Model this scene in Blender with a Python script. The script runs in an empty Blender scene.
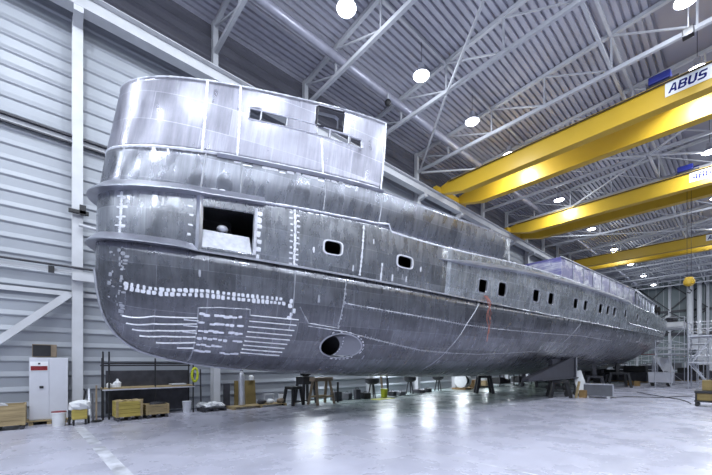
import bpy, bmesh, math, random
from mathutils import Vector, Matrix
random.seed(7)
SC = bpy.context.scene
COL = SC.collection
# ---------------------------------------------------------------- camera, world, exposure
cam_d = bpy.data.cameras.new('camera'); cam = bpy.data.objects.new('camera', cam_d); COL.objects.link(cam)
cam.location = (0, 0, 1.8)
cam.rotation_euler = (math.radians(90), 0, math.radians(48.14))
cam_d.sensor_width = 36; cam_d.lens = 345/712*36; cam_d.shift_y = 126.5/712
cam_d.clip_start = .05; cam_d.clip_end = 400
SC.camera = cam
w = bpy.data.worlds.new('world'); SC.world = w; w.use_nodes = True
w.node_tree.nodes['Background'].inputs[0].default_value = (.75, .82, 1, 1)
w.node_tree.nodes['Background'].inputs[1].default_value = 1.0
SC.view_settings.view_transform = 'Standard'; SC.view_settings.look = 'None'
SC.view_settings.gamma = 1; SC.view_settings.use_curve_mapping = False
SC.view_settings.exposure = -1.95
LAMP_W = 1300
STRIP_W = 600
# ---------------------------------------------------------------- materials
def nm(name):
    m = bpy.data.materials.new(name); m.use_nodes = True
    return m, m.node_tree.nodes, m.node_tree.links, m.node_tree.nodes['Principled BSDF']
def mat(name, col, rough=.55, metal=0.0, var=.12, scale=3.0, bump=0.0, stretch=(1,1,1)):
    m, N, L, P = nm(name)
    tc = N.new('ShaderNodeTexCoord'); mp = N.new('ShaderNodeMapping'); mp.inputs['Scale'].default_value = stretch
    L.new(tc.outputs['Object'], mp.inputs[0])
    n = N.new('ShaderNodeTexNoise'); n.inputs['Scale'].default_value = scale; n.inputs['Detail'].default_value = 6
    L.new(mp.outputs[0], n.inputs['Vector'])
    r = N.new('ShaderNodeValToRGB')
    r.color_ramp.elements[0].position = .3; r.color_ramp.elements[1].position = .7
    r.color_ramp.elements[0].color = [c*(1-var) for c in col]+[1]
    r.color_ramp.elements[1].color = [min(1, c*(1+var)) for c in col]+[1]
    L.new(n.outputs[0], r.inputs[0]); L.new(r.outputs[0], P.inputs['Base Color'])
    P.inputs['Roughness'].default_value = rough; P.inputs['Metallic'].default_value = metal
    if bump:
        b = N.new('ShaderNodeBump'); b.inputs['Strength'].default_value = bump; b.inputs['Distance'].default_value = .02
        L.new(n.outputs[0], b.inputs['Height']); L.new(b.outputs[0], P.inputs['Normal'])
    return m
M = {}
M['steel_paint'] = mat('white_grey_painted_steel', (.56,.57,.60), .45, 0, .08, 1.5)
M['truss'] = mat('grey_painted_truss_steel', (.50,.51,.55), .5, 0, .08, 2)
M['deck'] = mat('galvanised_roof_deck', (.42,.42,.49), .5, .0, .06, .4)
M['ceil_flat'] = mat('smooth_ceiling_panel', (.30,.30,.37), .6, 0, .06, .5)
M['wall'] = mat('light_wall_cassette', (.33,.35,.39), .42, .1, .06, .5)
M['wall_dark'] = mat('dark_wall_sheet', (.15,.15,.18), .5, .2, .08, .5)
M['wall_green'] = mat('green_grey_wall_panel', (.20,.235,.245), .6, 0, .08, .3)
M['yellow'] = mat('yellow_crane_paint', (.58,.37,.03), .38, 0, .05, .8)
M['black'] = mat('black_paint', (.015,.015,.018), .5, 0, .3, 4)
M['dark'] = mat('dark_grey_steel', (.05,.05,.06), .5, .3, .3, 4)
M['blue'] = mat('blue_machine_paint', (.02,.03,.22), .4, 0, .1, 4)
M['white'] = mat('white_plastic', (.75,.76,.78), .5, 0, .06, 4)
M['sign_white'] = mat('white_sign', (.82,.83,.86), .5, 0, .02, 4)
M['sign_blue'] = mat('blue_lettering', (.005,.01,.14), .95, 0, .02, 4)
M['sign_red'] = mat('dark_red_sign', (.20,.01,.015), .5, 0, .05, 4)
M['wood'] = mat('raw_timber', (.34,.26,.14), .8, 0, .25, 1.5, .0, (1,1,12))
M['wood_yellow'] = mat('yellow_plywood', (.42,.33,.08), .75, 0, .3, 1.5, .0, (1,1,9))
M['ochre'] = mat('ochre_board', (.20,.145,.05), .7, 0, .15, 3)
M['locker'] = mat('pale_grey_locker', (.60,.61,.67), .4, 0, .05, 2)
M['brown'] = mat('brown_cardboard', (.22,.17,.12), .8, 0, .15, 4)
M['galv'] = mat('galvanised_tube', (.60,.61,.66), .38, .7, .15, 5)
M['grey_plastic'] = mat('grey_container', (.10,.105,.12), .5, 0, .15, 4)
M['cloth'] = mat('white_sheet', (.72,.73,.75), .85, 0, .1, 3, .4)
M['rubber'] = mat('black_rubber', (.02,.02,.02), .8, 0, .2, 4)
M['cable_red'] = mat('red_brown_cable', (.35,.12,.09), .6, 0, .2, 4)
M['neon'] = mat('yellow_green_plastic', (.55,.60,.03), .5, 0, .1, 4)
M['orange'] = mat('orange_wood', (.26,.16,.06), .7, 0, .2, 4)
M['lens'] = mat('lamp_glass', (.8,.82,.9), .2, 0, .02, 3)
_p = M['lens'].node_tree.nodes['Principled BSDF']; _p.inputs['Emission Color'].default_value = (.88,.91,1,1); _p.inputs['Emission Strength'].default_value = 60
M['green_box'] = mat('olive_green_case', (.10,.16,.07), .6, 0, .2, 4)
M['weld'] = mat('ground_weld_metal', (.80,.81,.87), .55, .55, .12, 9)
M['weld_dim'] = mat('dull_weld_metal', (.42,.43,.48), .5, .7, .15, 9)
M['alu_bright'] = mat('bright_aluminium', (.50,.51,.57), .30, .9, .10, 3, .15)
M['skeg'] = mat('primed_grey_steel', (.06,.06,.075), .5, .3, .15, 2)

def hull_material(name, base=(.31,.32,.35), low=.25, film=False, patch=.5, flat=False, bump=.3):
    m, N, L, P = nm(name)
    tc = N.new('ShaderNodeTexCoord')
    def noise(scale, vec, detail=6, rough=.55):
        mp = N.new('ShaderNodeMapping'); mp.inputs['Scale'].default_value = vec; L.new(tc.outputs['UV'], mp.inputs[0])
        n = N.new('ShaderNodeTexNoise'); n.inputs['Scale'].default_value = scale; n.inputs['Detail'].default_value = detail
        n.inputs['Roughness'].default_value = rough; L.new(mp.outputs[0], n.inputs['Vector']); return n.outputs[0]
    def ramp(src, stops):
        r = N.new('ShaderNodeValToRGB'); e = r.color_ramp.elements
        e[0].position, e[1].position = stops[0][0], stops[-1][0]
        e[0].color = (stops[0][1],)*3+(1,); e[1].color = (stops[-1][1],)*3+(1,)
        for p, v in stops[1:-1]:
            k = e.new(p); k.color = (v, v, v, 1)
        L.new(src, r.inputs[0]); return r.outputs[0]
    def math_(op, a, b):
        k = N.new('ShaderNodeMath'); k.operation = op
        for i, q in enumerate((a, b)):
            if isinstance(q, (int, float)): k.inputs[i].default_value = q
            else: L.new(q, k.inputs[i])
        return k.outputs[0]
    # plates: offset sheets, each with a tone of its own
    br = N.new('ShaderNodeTexBrick'); mp = N.new('ShaderNodeMapping'); mp.inputs['Scale'].default_value = (1,1,1)
    L.new(tc.outputs['UV'], mp.inputs[0]); L.new(mp.outputs[0], br.inputs['Vector'])
    br.inputs['Scale'].default_value = 1; br.inputs['Brick Width'].default_value = 1.55; br.inputs['Row Height'].default_value = .62
    br.inputs['Mortar Size'].default_value = .008; br.offset = .37
    br.inputs['Color1'].default_value = (.74,.74,.74,1); br.inputs['Color2'].default_value = (1.18,1.18,1.18,1)
    br.inputs['Mortar'].default_value = (1.35,1.35,1.35,1)
    plate = br.outputs['Color']
    strk = ramp(noise(1.0, (9, .7, 1), 8, .7), [(.30,.72),(.55,1.0),(.75,1.25)])    # vertical grinder marks
    blot = ramp(noise(1.3, (1, 1.2, 1), 5), [(.35,.88),(.52,1.0),(.7,1.08)] if flat else [(.35,.80),(.52,.98),(.7,1.14)])
    smear = ramp(noise(2.2, (2.6, .45, 1), 8, .65), [(.60,0),(.72,1)])             # pale etched runs
    v = math_('MULTIPLY', math_('MULTIPLY', strk, blot), plate)
    mx = N.new('ShaderNodeMix'); mx.data_type = 'RGBA'; mx.blend_type = 'MULTIPLY'; mx.inputs[0].default_value = 1
    mx.inputs[6].default_value = base+(1,); L.new(v, mx.inputs[7])
    m2 = N.new('ShaderNodeMix'); m2.data_type = 'RGBA'; L.new(math_('MULTIPLY', smear, patch), m2.inputs[0])
    L.new(mx.outputs[2], m2.inputs[6]); m2.inputs[7].default_value = (.80,.82,.80,1)
    out = m2.outputs[2]
    if film:
        fm = ramp(noise(.8, (.8, 2.0, 1), 5, .7), [(.44,0),(.55,1)])
        m3 = N.new('ShaderNodeMix'); m3.data_type = 'RGBA'; L.new(fm, m3.inputs[0]); L.new(out, m3.inputs[6])
        m3.inputs[7].default_value = (.09,.085,.22,1); out = m3.outputs[2]
    L.new(out, P.inputs['Base Color'])
    P.inputs['Metallic'].default_value = .85
    rg = math_('ADD', math_('MULTIPLY', ramp(noise(1.7, (2.2,.9,1), 6), [(.3,0),(.7,1)]), .22), low-.08)
    L.new(rg, P.inputs['Roughness'])
    b = N.new('ShaderNodeBump'); b.inputs['Strength'].default_value = bump; b.inputs['Distance'].default_value = .03
    L.new(math_('ADD', noise(1.5, (1.2,.8,1), 3), math_('MULTIPLY', strk, .04)), b.inputs['Height'])
    L.new(b.outputs[0], P.inputs['Normal'])
    return m
M['hull'] = hull_material('aluminium_hull_plating')
M['hull_shade'] = hull_material('shade_darkened_aluminium_plating', (.20,.205,.23), .27, patch=.08, bump=.12)  # same plating with the shade of the underside put into its base colour
M['hull_bright'] = hull_material('bright_aluminium_house_plating', (.32,.32,.38), .33, patch=.2, flat=True, bump=.22)
M['hull_aft'] = hull_material('streaked_aluminium_plating', (.58,.60,.63), .24, patch=.9)
M['hull_flat'] = hull_material('smooth_aluminium_bulwark_plating', (.26,.27,.31), .26, patch=.12, flat=True, bump=.18)
M['film'] = hull_material('aluminium_with_blue_film', (.45,.45,.52), .32, film=True)

def floor_material():
    m, N, L, P = nm('polished_concrete_floor')
    tc = N.new('ShaderNodeTexCoord')
    def noise(scale, d=6, r=.55, vec=(1,1,1)):
        mp = N.new('ShaderNodeMapping'); mp.inputs['Scale'].default_value = vec; L.new(tc.outputs['Object'], mp.inputs[0])
        n = N.new('ShaderNodeTexNoise'); n.inputs['Scale'].default_value = scale; n.inputs['Detail'].default_value = d; n.inputs['Roughness'].default_value = r
        L.new(mp.outputs[0], n.inputs['Vector']); return n.outputs[0]
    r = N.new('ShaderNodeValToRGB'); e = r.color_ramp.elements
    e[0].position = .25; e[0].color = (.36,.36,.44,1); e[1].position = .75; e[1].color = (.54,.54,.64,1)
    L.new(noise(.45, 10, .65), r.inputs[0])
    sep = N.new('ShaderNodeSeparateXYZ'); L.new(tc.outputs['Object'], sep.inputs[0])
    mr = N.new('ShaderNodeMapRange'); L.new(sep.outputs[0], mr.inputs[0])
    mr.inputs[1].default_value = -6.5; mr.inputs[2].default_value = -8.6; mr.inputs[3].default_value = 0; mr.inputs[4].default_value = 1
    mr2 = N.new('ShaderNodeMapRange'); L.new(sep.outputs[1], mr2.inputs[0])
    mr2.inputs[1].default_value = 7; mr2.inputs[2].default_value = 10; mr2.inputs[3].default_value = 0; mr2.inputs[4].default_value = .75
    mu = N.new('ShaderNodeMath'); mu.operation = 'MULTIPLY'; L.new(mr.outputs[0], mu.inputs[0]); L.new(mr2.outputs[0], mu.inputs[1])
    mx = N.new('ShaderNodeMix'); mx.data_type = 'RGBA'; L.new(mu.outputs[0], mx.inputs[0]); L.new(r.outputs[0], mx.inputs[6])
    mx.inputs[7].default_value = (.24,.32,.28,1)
    # scuffs
    s = N.new('ShaderNodeValToRGB'); s.color_ramp.elements[0].position = .52; s.color_ramp.elements[1].position = .80
    s.color_ramp.elements[0].color = (1,1,1,1); s.color_ramp.elements[1].color = (.72,.72,.74,1)
    L.new(noise(1.2, 8, .7, (1,.35,1)), s.inputs[0])
    m2 = N.new('ShaderNodeMix'); m2.data_type = 'RGBA'; m2.blend_type = 'MULTIPLY'; m2.inputs[0].default_value = 1
    L.new(mx.outputs[2], m2.inputs[6]); L.new(s.outputs[0], m2.inputs[7])
    L.new(m2.outputs[2], P.inputs['Base Color'])
    rr = N.new('ShaderNodeMapRange'); L.new(noise(.9, 8, .6), rr.inputs[0]); rr.inputs[1].default_value = .3; rr.inputs[2].default_value = .7
    rr.inputs[3].default_value = .20; rr.inputs[4].default_value = .36; L.new(rr.outputs[0], P.inputs['Roughness'])
    P.inputs['Specular IOR Level'].default_value = .6
    return m
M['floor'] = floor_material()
# ---------------------------------------------------------------- mesh helpers
class MB:
    def __init__(s): s.v = []; s.f = []; s.uv = None
    def add(s, vs, fs):
        n = len(s.v); s.v += [tuple(map(float, q)) for q in vs]; s.f += [tuple(i+n for i in q) for q in fs]; return s
    def box(s, c, d, rz=0, top=(1,1)):
        ca, sa = math.cos(rz), math.sin(rz); vs = []
        for z in (-.5, .5):
            k = top if z > 0 else (1, 1)
            for x, y in ((-.5,-.5),(.5,-.5),(.5,.5),(-.5,.5)):
                px, py = x*d[0]*k[0], y*d[1]*k[1]
                vs.append((c[0]+px*ca-py*sa, c[1]+px*sa+py*ca, c[2]+z*d[2]))
        return s.add(vs, [(0,3,2,1),(4,5,6,7),(0,1,5,4),(1,2,6,5),(2,3,7,6),(3,0,4,7)])
    def bar(s, p, q, a, b=None, up=(0,0,1)):
        b = a if b is None else b
        p, q = Vector(p), Vector(q); t = (q-p).normalized(); u = Vector(up)
        if abs(t.dot(u)) > .98: u = Vector((1,0,0))
        x = t.cross(u).normalized(); y = x.cross(t).normalized(); vs = []
        for r in (p, q):
            for i, j in ((-1,-1),(1,-1),(1,1),(-1,1)): vs.append(r+x*i*a/2+y*j*b/2)
        return s.add(vs, [(0,3,2,1),(4,5,6,7),(0,1,5,4),(1,2,6,5),(2,3,7,6),(3,0,4,7)])
    def ibeam(s, p, q, w, h, t=.02, up=(0,0,1)):
        p, q = Vector(p), Vector(q); d = (q-p).normalized(); u = Vector(up)
        x = d.cross(u).normalized(); y = x.cross(d).normalized()
        o = y*(h-t)/2
        s.bar(p+o, q+o, w, t, up); s.bar(p-o, q-o, w, t, up); return s.bar(p, q, t, h-2*t, up)
    def tube(s, pts, r, n=8, cap=True):
        pts = [Vector(p) for p in pts]; base = len(s.v); R = r if isinstance(r, (list, tuple)) else [r]*len(pts)
        ref = Vector((0,0,1)); rings = []
        for i, p in enumerate(pts):
            t = (pts[min(i+1, len(pts)-1)]-pts[max(i-1, 0)]).normalized()
            u = ref if abs(t.dot(ref)) < .95 else Vector((1,0,0))
            x = t.cross(u).normalized(); y = x.cross(t)
            rings.append([p+x*R[i]*math.cos(2*math.pi*k/n)+y*R[i]*math.sin(2*math.pi*k/n) for k in range(n)])
        vs = [q for rg in rings for q in rg]; fs = []
        for i in range(len(pts)-1):
            for k in range(n):
                fs.append((i*n+k, i*n+(k+1)%n, (i+1)*n+(k+1)%n, (i+1)*n+k))
        if cap: fs += [tuple(range(n))[::-1], tuple((len(pts)-1)*n+k for k in range(n))]
        return s.add(vs, fs)
    def lathe(s, prof, c=(0,0,0), n=20):
        vs = []; fs = []
        for r, z in prof:
            for k in range(n):
                a = 2*math.pi*k/n; vs.append((c[0]+r*math.cos(a), c[1]+r*math.sin(a), c[2]+z))
        for i in range(len(prof)-1):
            for k in range(n): fs.append((i*n+k, i*n+(k+1)%n, (i+1)*n+(k+1)%n, (i+1)*n+k))
        if prof[0][0] > .001: fs.append(tuple(range(n))[::-1])
        if prof[-1][0] > .001: fs.append(tuple((len(prof)-1)*n+k for k in range(n)))
        return s.add(vs, fs)
    def prism(s, poly, off, thick):
        """poly = 3-D outline points, extruded by vector thick"""
        n = len(poly); T = Vector(thick); P = [Vector(p)+Vector(off) for p in poly]
        fs = [tuple(range(n))[::-1], tuple(range(n, 2*n))]
        for i in range(n): fs.append((i, (i+1) % n, n+(i+1) % n, n+i))
        return s.add(P+[p+T for p in P], fs)
    def blob(s, c, d, n=9, m=6, jit=.15):
        vs = []; fs = []
        for i in range(m+1):
            ph = math.pi*i/m
            for k in range(n):
                a = 2*math.pi*k/n; r = 1+random.uniform(-jit, jit)
                vs.append((c[0]+d[0]/2*math.sin(ph)*math.cos(a)*r, c[1]+d[1]/2*math.sin(ph)*math.sin(a)*r, c[2]+d[2]/2*math.cos(ph)*(r if i not in (0,m) else 1)))
        for i in range(m):
            for k in range(n): fs.append((i*n+k, (i+1)*n+k, (i+1)*n+(k+1) % n, i*n+(k+1) % n))
        return s.add(vs, fs)
    def build(s, name, m, parent=None, smooth=False, bevel=0):
        me = bpy.data.meshes.new(name); me.from_pydata(s.v, [], s.f); me.validate(); me.update()
        if smooth:
            me.shade_smooth()
            me.set_sharp_from_angle(angle=math.radians(38))
        o = bpy.data.objects.new(name, me); COL.objects.link(o); me.materials.append(m if not isinstance(m, str) else M[m])
        if parent: o.parent = parent
        if bevel:
            b = o.modifiers.new('bevel', 'BEVEL'); b.width = bevel; b.segments = 2; b.limit_method = 'ANGLE'
        return o
def tag(o, label=None, cat=None, group=None, kind=None):
    if label: o['label'] = label
    if cat: o['category'] = cat
    if group: o['group'] = group
    if kind: o['kind'] = kind
    return o
def thing(name, label, cat, loc=(0,0,0), rz=0, group=None):
    o = bpy.data.objects.new(name, None); COL.objects.link(o); o.empty_display_size = .2
    o.location = loc; o.rotation_euler = (0,0,rz); return tag(o, label, cat, group)
def struct(o): o['kind'] = 'structure'; return o
def kids(o): return [c for c in bpy.data.objects if c.parent == o]
def copy_tree(o, label=None, group=None, loc=None, rz=None):
    def rec(a, parent, ch):
        c = a.copy(); COL.objects.link(c); c.parent = parent
        for k in ch.get(a.name, []): rec(k, c, ch)
        return c
    ch = {}
    for k in bpy.data.objects:
        if k.parent: ch.setdefault(k.parent.name, []).append(k)
    r = rec(o, None, ch)
    if label: r['label'] = label
    if group: r['group'] = group
    if loc: r.location = loc
    if rz is not None: r.rotation_euler = (0,0,rz)
    return r
ORD = ['first','second','third','fourth','fifth','sixth','seventh','eighth','ninth','tenth','eleventh','twelfth','thirteenth','fourteenth','fifteenth','sixteenth','seventeenth','eighteenth','nineteenth','twentieth','twenty-first','twenty-second','twenty-third']
# ---------------------------------------------------------------- the hall
Y0, Y1, XW, XR = -14.0, 80.0, -14.5, 14.5
BAY0, BAY = .73, 4.37
ZR = 13.35                                        # top of the crane runway
def roof_z(X): return 15.7+.045*(14.5-abs(X))
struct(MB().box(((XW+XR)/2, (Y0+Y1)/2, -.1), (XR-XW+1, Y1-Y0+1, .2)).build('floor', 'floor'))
def ribbed(prof, y0, y1, flip=1):
    """profile of (x, z) extruded along Y"""
    m = MB(); n = len(prof); vs = [(x, y0, z) for x, z in prof]+[(x, y1, z) for x, z in prof]
    return m.add(vs, [((i, i+1, n+i+1, n+i) if flip > 0 else (i, n+i, n+i+1, i+1)) for i in range(n-1)])
def tray(z0, z1, x, sgn, pitch, g, dep):
    p = []; z = z0
    while z < z1-1e-6:
        e = min(z+pitch, z1)
        p += [(x, z), (x+sgn*dep, z+.05), (x+sgn*dep, z+.07), (x, z+g)]; z = e
    p.append((x, z1)); return p
for side, x, sg in (('left', XW, 1), ('right', XR, -1)):
    o = struct(ribbed(tray(0, ZR, x, sg, .46, .20, .042), Y0, Y1, sg).build('wall_'+side, 'wall'))
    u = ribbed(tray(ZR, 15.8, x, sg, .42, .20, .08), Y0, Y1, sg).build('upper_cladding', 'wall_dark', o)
m = MB(); m.box(((XW+XR)/2, Y0-.1, 8), (XR-XW, .2, 16.6)); struct(m.build('wall_back', 'wall'))
m = MB(); m.box(((XW+XR)/2, Y1+.1, 8), (XR-XW, .2, 16.6)); ew = struct(m.build('wall_front', 'wall_green'))
m = MB()
for k in range(30): m.box((XW+.5+k*1.0, Y1-.02, 8), (.05, .04, 16))
m.build('panel_joint', 'steel_paint', ew)
m = MB(); m.box(((XW+XR)/2, Y1-.1, 6.9), (XR-XW, .3, .5)); m.box(((XW+XR)/2, Y1-.1, 10.8), (XR-XW, .3, .35)); m.build('horizontal_rail', 'dark', ew)
m = MB()
for x in (-12.6, -8.2, -3.6, 1.0, 5.6, 10.2): m.box((x, Y1-.2, 8), (.35, .4, 16))
m.build('wall_post', 'truss', ew)
m = MB()
for a, b in ((-12.6,-8.2),(-8.2,-3.6)):
    m.bar((a, Y1-.3, 7.1), (b, Y1-.3, 10.7), .16); m.bar((a, Y1-.35, 10.7), (b, Y1-.35, 7.1), .16)
    m.bar((a, Y1-.3, 11), (b, Y1-.3, 15.5), .16); m.bar((a, Y1-.35, 15.5), (b, Y1-.35, 11), .16)
m.build('cross_brace', 'dark', ew)
m = MB(); m.box((-1.9, Y1-.35, 3.4), (6.0, .3, 6.2)); d = struct(m.build('door_1', 'steel_paint'))
m = MB()
for z in (1.2, 2.3, 3.4, 4.5, 5.5): m.box((-1.9, Y1-.53, z), (5.8, .05, .05))
m.build('door_rib', 'truss', d)
# ceiling
def corr(x0, x1, pitch=.27, dep=.13):
    n = int(round((x1-x0)/pitch)); pts = []
    for i in range(n):
        a = x0+(x1-x0)*i/n; p = (x1-x0)/n
        for fx, dz in ((0,0),(.60,0),(.66,dep),(.94,dep)):
            X = a+fx*p; pts.append((X, roof_z(X)+dz))
    pts.append((x1, roof_z(x1))); return pts
c = struct(ribbed(corr(XW, -2.4), Y0, Y1, -1).build('ceiling', 'deck'))
ribbed(corr(2.4, XR), Y0, Y1, -1).build('corrugated_deck', 'deck', c)
ribbed([(-2.42, roof_z(2.4)+.03), (0, roof_z(0)+.03), (2.42, roof_z(2.4)+.03)], Y0, Y1, -1).build('smooth_panel', 'ceil_flat', c)
m = MB(); m.box((0, 33, 16.9), (30, 95, .1)); m.build('roof_cover', 'dark', c)
# left-hand columns; front face at X = -14.1
def column(X, sg):
    t = thing('steel_column', 'x', 'column', (X, 0, 0))
    m = MB(); xx = 0
    m.box((sg*.01, 0, 6.4), (.02, .27, 12.8)); m.box((-sg*.34, 0, 6.4), (.02, .27, 12.8)); m.box((-sg*.165, 0, 6.4), (.33, .02, 12.8))
    m.box((0.0-sg*.165, 0, .02), (.5, .5, .04)); m.build('shaft', 'steel_paint', t)
    m = MB(); m.box((-sg*.22, 0, 14.2), (.24, .2, 3.0)); m.build('upper_post', 'steel_paint', t)
    m = MB(); m.prism([(0,-.12,12.5),(sg*.55,-.12,12.62),(sg*.55,-.12,12.8),(0,-.12,12.8)], (0,0,0), (0,.24,0)); m.build('bracket', 'steel_paint', t)
    return t
NB = 18
c0 = column(-14.1, 1); c0.location.y = BAY0
c0['label'] = 'full-height white steel column left of the yacht bow, its base beside the pale locker'
names = {1: 'white steel column rising behind the bow, its base beside the rubbish heap', -1: 'white steel column behind the wooden crate, left of the pale locker'}
for n in list(range(-3, 0))+list(range(1, NB)):
    cl = names.get(n) or ('white steel column behind the yacht, %s along the left wall counting from the bow' % ORD[n] if n > 0 else 'white steel column on the left wall, %s bay before the yacht bow' % ORD[-n-1])
    copy_tree(c0, cl, 'columns along the left wall', (-14.1, BAY0+BAY*n, 0))
c0['group'] = 'columns along the left wall'
# crane runways
for side, X in (('left', -13.75), ('right', 13.75)):
    t = thing('crane_runway', 'long pale %s crane runway girder on the column brackets' % ('grey left-wall' if side == 'left' else 'right-wall'), 'runway', (X, Y0, 12.8))
    m = MB(); m.ibeam((0, 0, .275), (0, Y1-Y0, .275), .42, .55, .03); m.build('girder', 'steel_paint', t)
    m = MB(); m.box((0, (Y1-Y0)/2, .585), (.08, Y1-Y0, .07)); m.build('rail', 'dark', t)
# trusses, bottom chord at 14.45
def truss():
    t = thing('roof_truss', 'x', 'truss', (0, 0, 14.4))
    r = lambda X: roof_z(X)-14.4-.12
    MB().bar((-14.35,0,.05), (14.35,0,.05), .14, .16).build('bottom_chord', 'truss', t)
    MB().bar((-14.35,0,r(14.35)), (0,0,r(0)), .16, .16).bar((0,0,r(0)), (14.35,0,r(14.35)), .16, .16).build('top_chord', 'truss', t)
    xs = [-14.35,-11.9,-9.15,-6.45,-3.75,-1.1,1.1,3.75,6.45,9.15,11.9,14.35]
    for x in xs[1:-1]: MB().bar((x,0,.1), (x,0,r(x)), .07).build('web_post', 'truss', t)
    for i in range(len(xs)-1):
        a, b = xs[i], xs[i+1]
        if i == 5: continue
        p = (a,0,r(a)-.05) if b <= 0 else (a,0,.1); q = (b,0,.1) if b <= 0 else (b,0,r(b)-.05)
        MB().bar(p, q, .06).build('web_diagonal', 'truss', t)
    return t
t0 = truss(); t0.location.y = BAY0-BAY*3
t0['label'] = 'grey lattice roof truss nearest the back wall'; t0['group'] = 'roof trusses'
for n in range(-2, NB):
    if n < 0: l = 'grey lattice roof truss, %s one before the column left of the bow' % ORD[-n-1]
    elif n == 0: l = 'grey lattice roof truss over the column left of the bow'
    elif n == 1: l = 'grey lattice roof truss meeting the wall post just above the wheelhouse'
    else: l = 'grey lattice roof truss, %s one beyond the truss above the wheelhouse' % ORD[n-2]
    copy_tree(t0, l, 'roof trusses', (0, BAY0+BAY*n, 14.4))
# ties and braces between trusses
def member(name, label, cat, p, q, a, b=None, m='truss'):
    p, q = Vector(p), Vector(q)
    if cat == 'brace': g_ = (q-p).normalized()*.13; p, q = p+g_, q-g_
    o = MB().bar((0,0,0), q-p, a, b).build(name, m); o.location = p; return tag(o, label, cat)
member('roof_tie', 'long grey roof tie under the deck above the row of near-wall lamps', 'roof tie', (-9.15, Y0, roof_z(9.15)-.22), (-9.15, Y1, roof_z(9.15)-.22), .09)
member('roof_tie', 'long grey upper roof tie under the deck, beside the smooth ceiling strip', 'roof tie', (-3.75, Y0, roof_z(3.75)-.22), (-3.75, Y1, roof_z(3.75)-.22), .11)
member('roof_tie', 'long pale lower roof tie resting along the truss bottom chords', 'roof tie', (-3.75, Y0, 14.56), (-3.75, Y1, 14.56), .11, m='steel_paint')
def yb(n): return BAY0+BAY*n
Z = 14.36
for i, (p, q) in enumerate([((-14.1,4),(-9.15,3)),((-9.15,3),(-3.75,2)),((-14.1,4),(-9.15,5)),((-9.15,5),(-3.75,6)),((-3.75,6),(1.1,7)),((1.1,5),(-3.75,6)),((-14.1,8),(-9.15,7)),((-9.15,7),(-3.75,6)),
        ((-14.1,8),(-9.15,9)),((-9.15,9),(-3.75,10)),((-3.75,10),(1.1,11)),((-3.75,10),(1.1,9)),((-3.75,10),(-9.15,11)),((-9.15,11),(-14.1,12))]):
    where = ['from the wall over the bulwark to the lamp row','from the lamp row towards the camera, longest bright diagonal','from the fourth wall post past the first crane end','above the first crane towards the roof middle',
             'between first and second crane, right of the tie','between first and second crane, nearest the big sign','from the wall above the second crane end','from the lower tie to the second crane',
             'behind the second crane at the wall','behind the second crane near the lamps','over the third crane, right of the tie','over the third crane, reaching the camera side','over the third crane, left of the tie','beyond the third crane at the wall'][i]
    member('wind_brace', 'pale diagonal wind brace '+where, 'brace', (p[0], yb(p[1]), Z), (q[0], yb(q[1]), Z), .09, m='steel_paint')
# round duct
o = MB().tube([(0,0,0),(0,Y1-Y0-.2,0)], .17, 16).build('round_duct', mat('pale_duct', (.36,.36,.44), .35, .3), smooth=True); o.location = (-11.7, Y0, 15.1)
tag(o, 'long round grey duct running under the roof above the left wall', 'duct')
# rails and cable tray along the left wall
t = thing('cable_tray', 'thin dark double cable rail along the left wall, level with the upper deckhouse seam', 'cable tray', (-14.35, Y0, 8.9))
MB().bar((0,0,0), (0,Y1-Y0,0), .06, .05).build('lower_rail', 'dark', t); MB().bar((0,0,.22), (0,Y1-Y0,.22), .1, .05).build('upper_rail', 'dark', t)
MB().box((-.06,(Y1-Y0)/2,.11), (.02,Y1-Y0,.2)).build('back_plate', 'truss', t)
t = thing('supply_pipe', 'thin dark supply pipe with pale tray along the left wall at yacht knuckle height', 'pipe', (-14.05, Y0, 4.85))
MB().tube([(0,0,0),(0,17.5,0)], .035).build('pipe', 'dark', t)
MB().box((-.08,9,-.14), (.06,17,.1)).build('tray', 'steel_paint', t)
MB().box((.0,14.9,-.3), (.24,.62,.24)).build('junction_shelf', 'steel_paint', t)
MB().box((.02,14.1,-.16), (.1,.14,.2)).build('socket_box', 'black', t)
o = MB().box((0,0,0), (.06,Y1-Y0,.14)).build('wall_rail', 'steel_paint'); o.location = (-14.4, (Y0+Y1)/2, 4.05); tag(o, 'pale horizontal wall rail below the supply pipe', 'rail')
member('wall_brace', 'thick pale diagonal brace leaning against the wall left of the locker column', 'brace', (-14.2, -2.6, .9), (-14.2, .62, 4.1), .2, .2, 'steel_paint')
t = thing('wall_fitting', 'small dark clamp with short arm on the column left of the bow', 'fitting', (-14.02, .75, 6.6))
MB().box((.06,0,0), (.12,.5,.1)).build('clamp', 'black', t); MB().box((.06,.1,.08), (.12,.16,.3)).build('hook', 'black', t)
MB().tube([(.05,0,-.4),(.1,.9,-.5)], .05).build('arm', 'truss', t)
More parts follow.
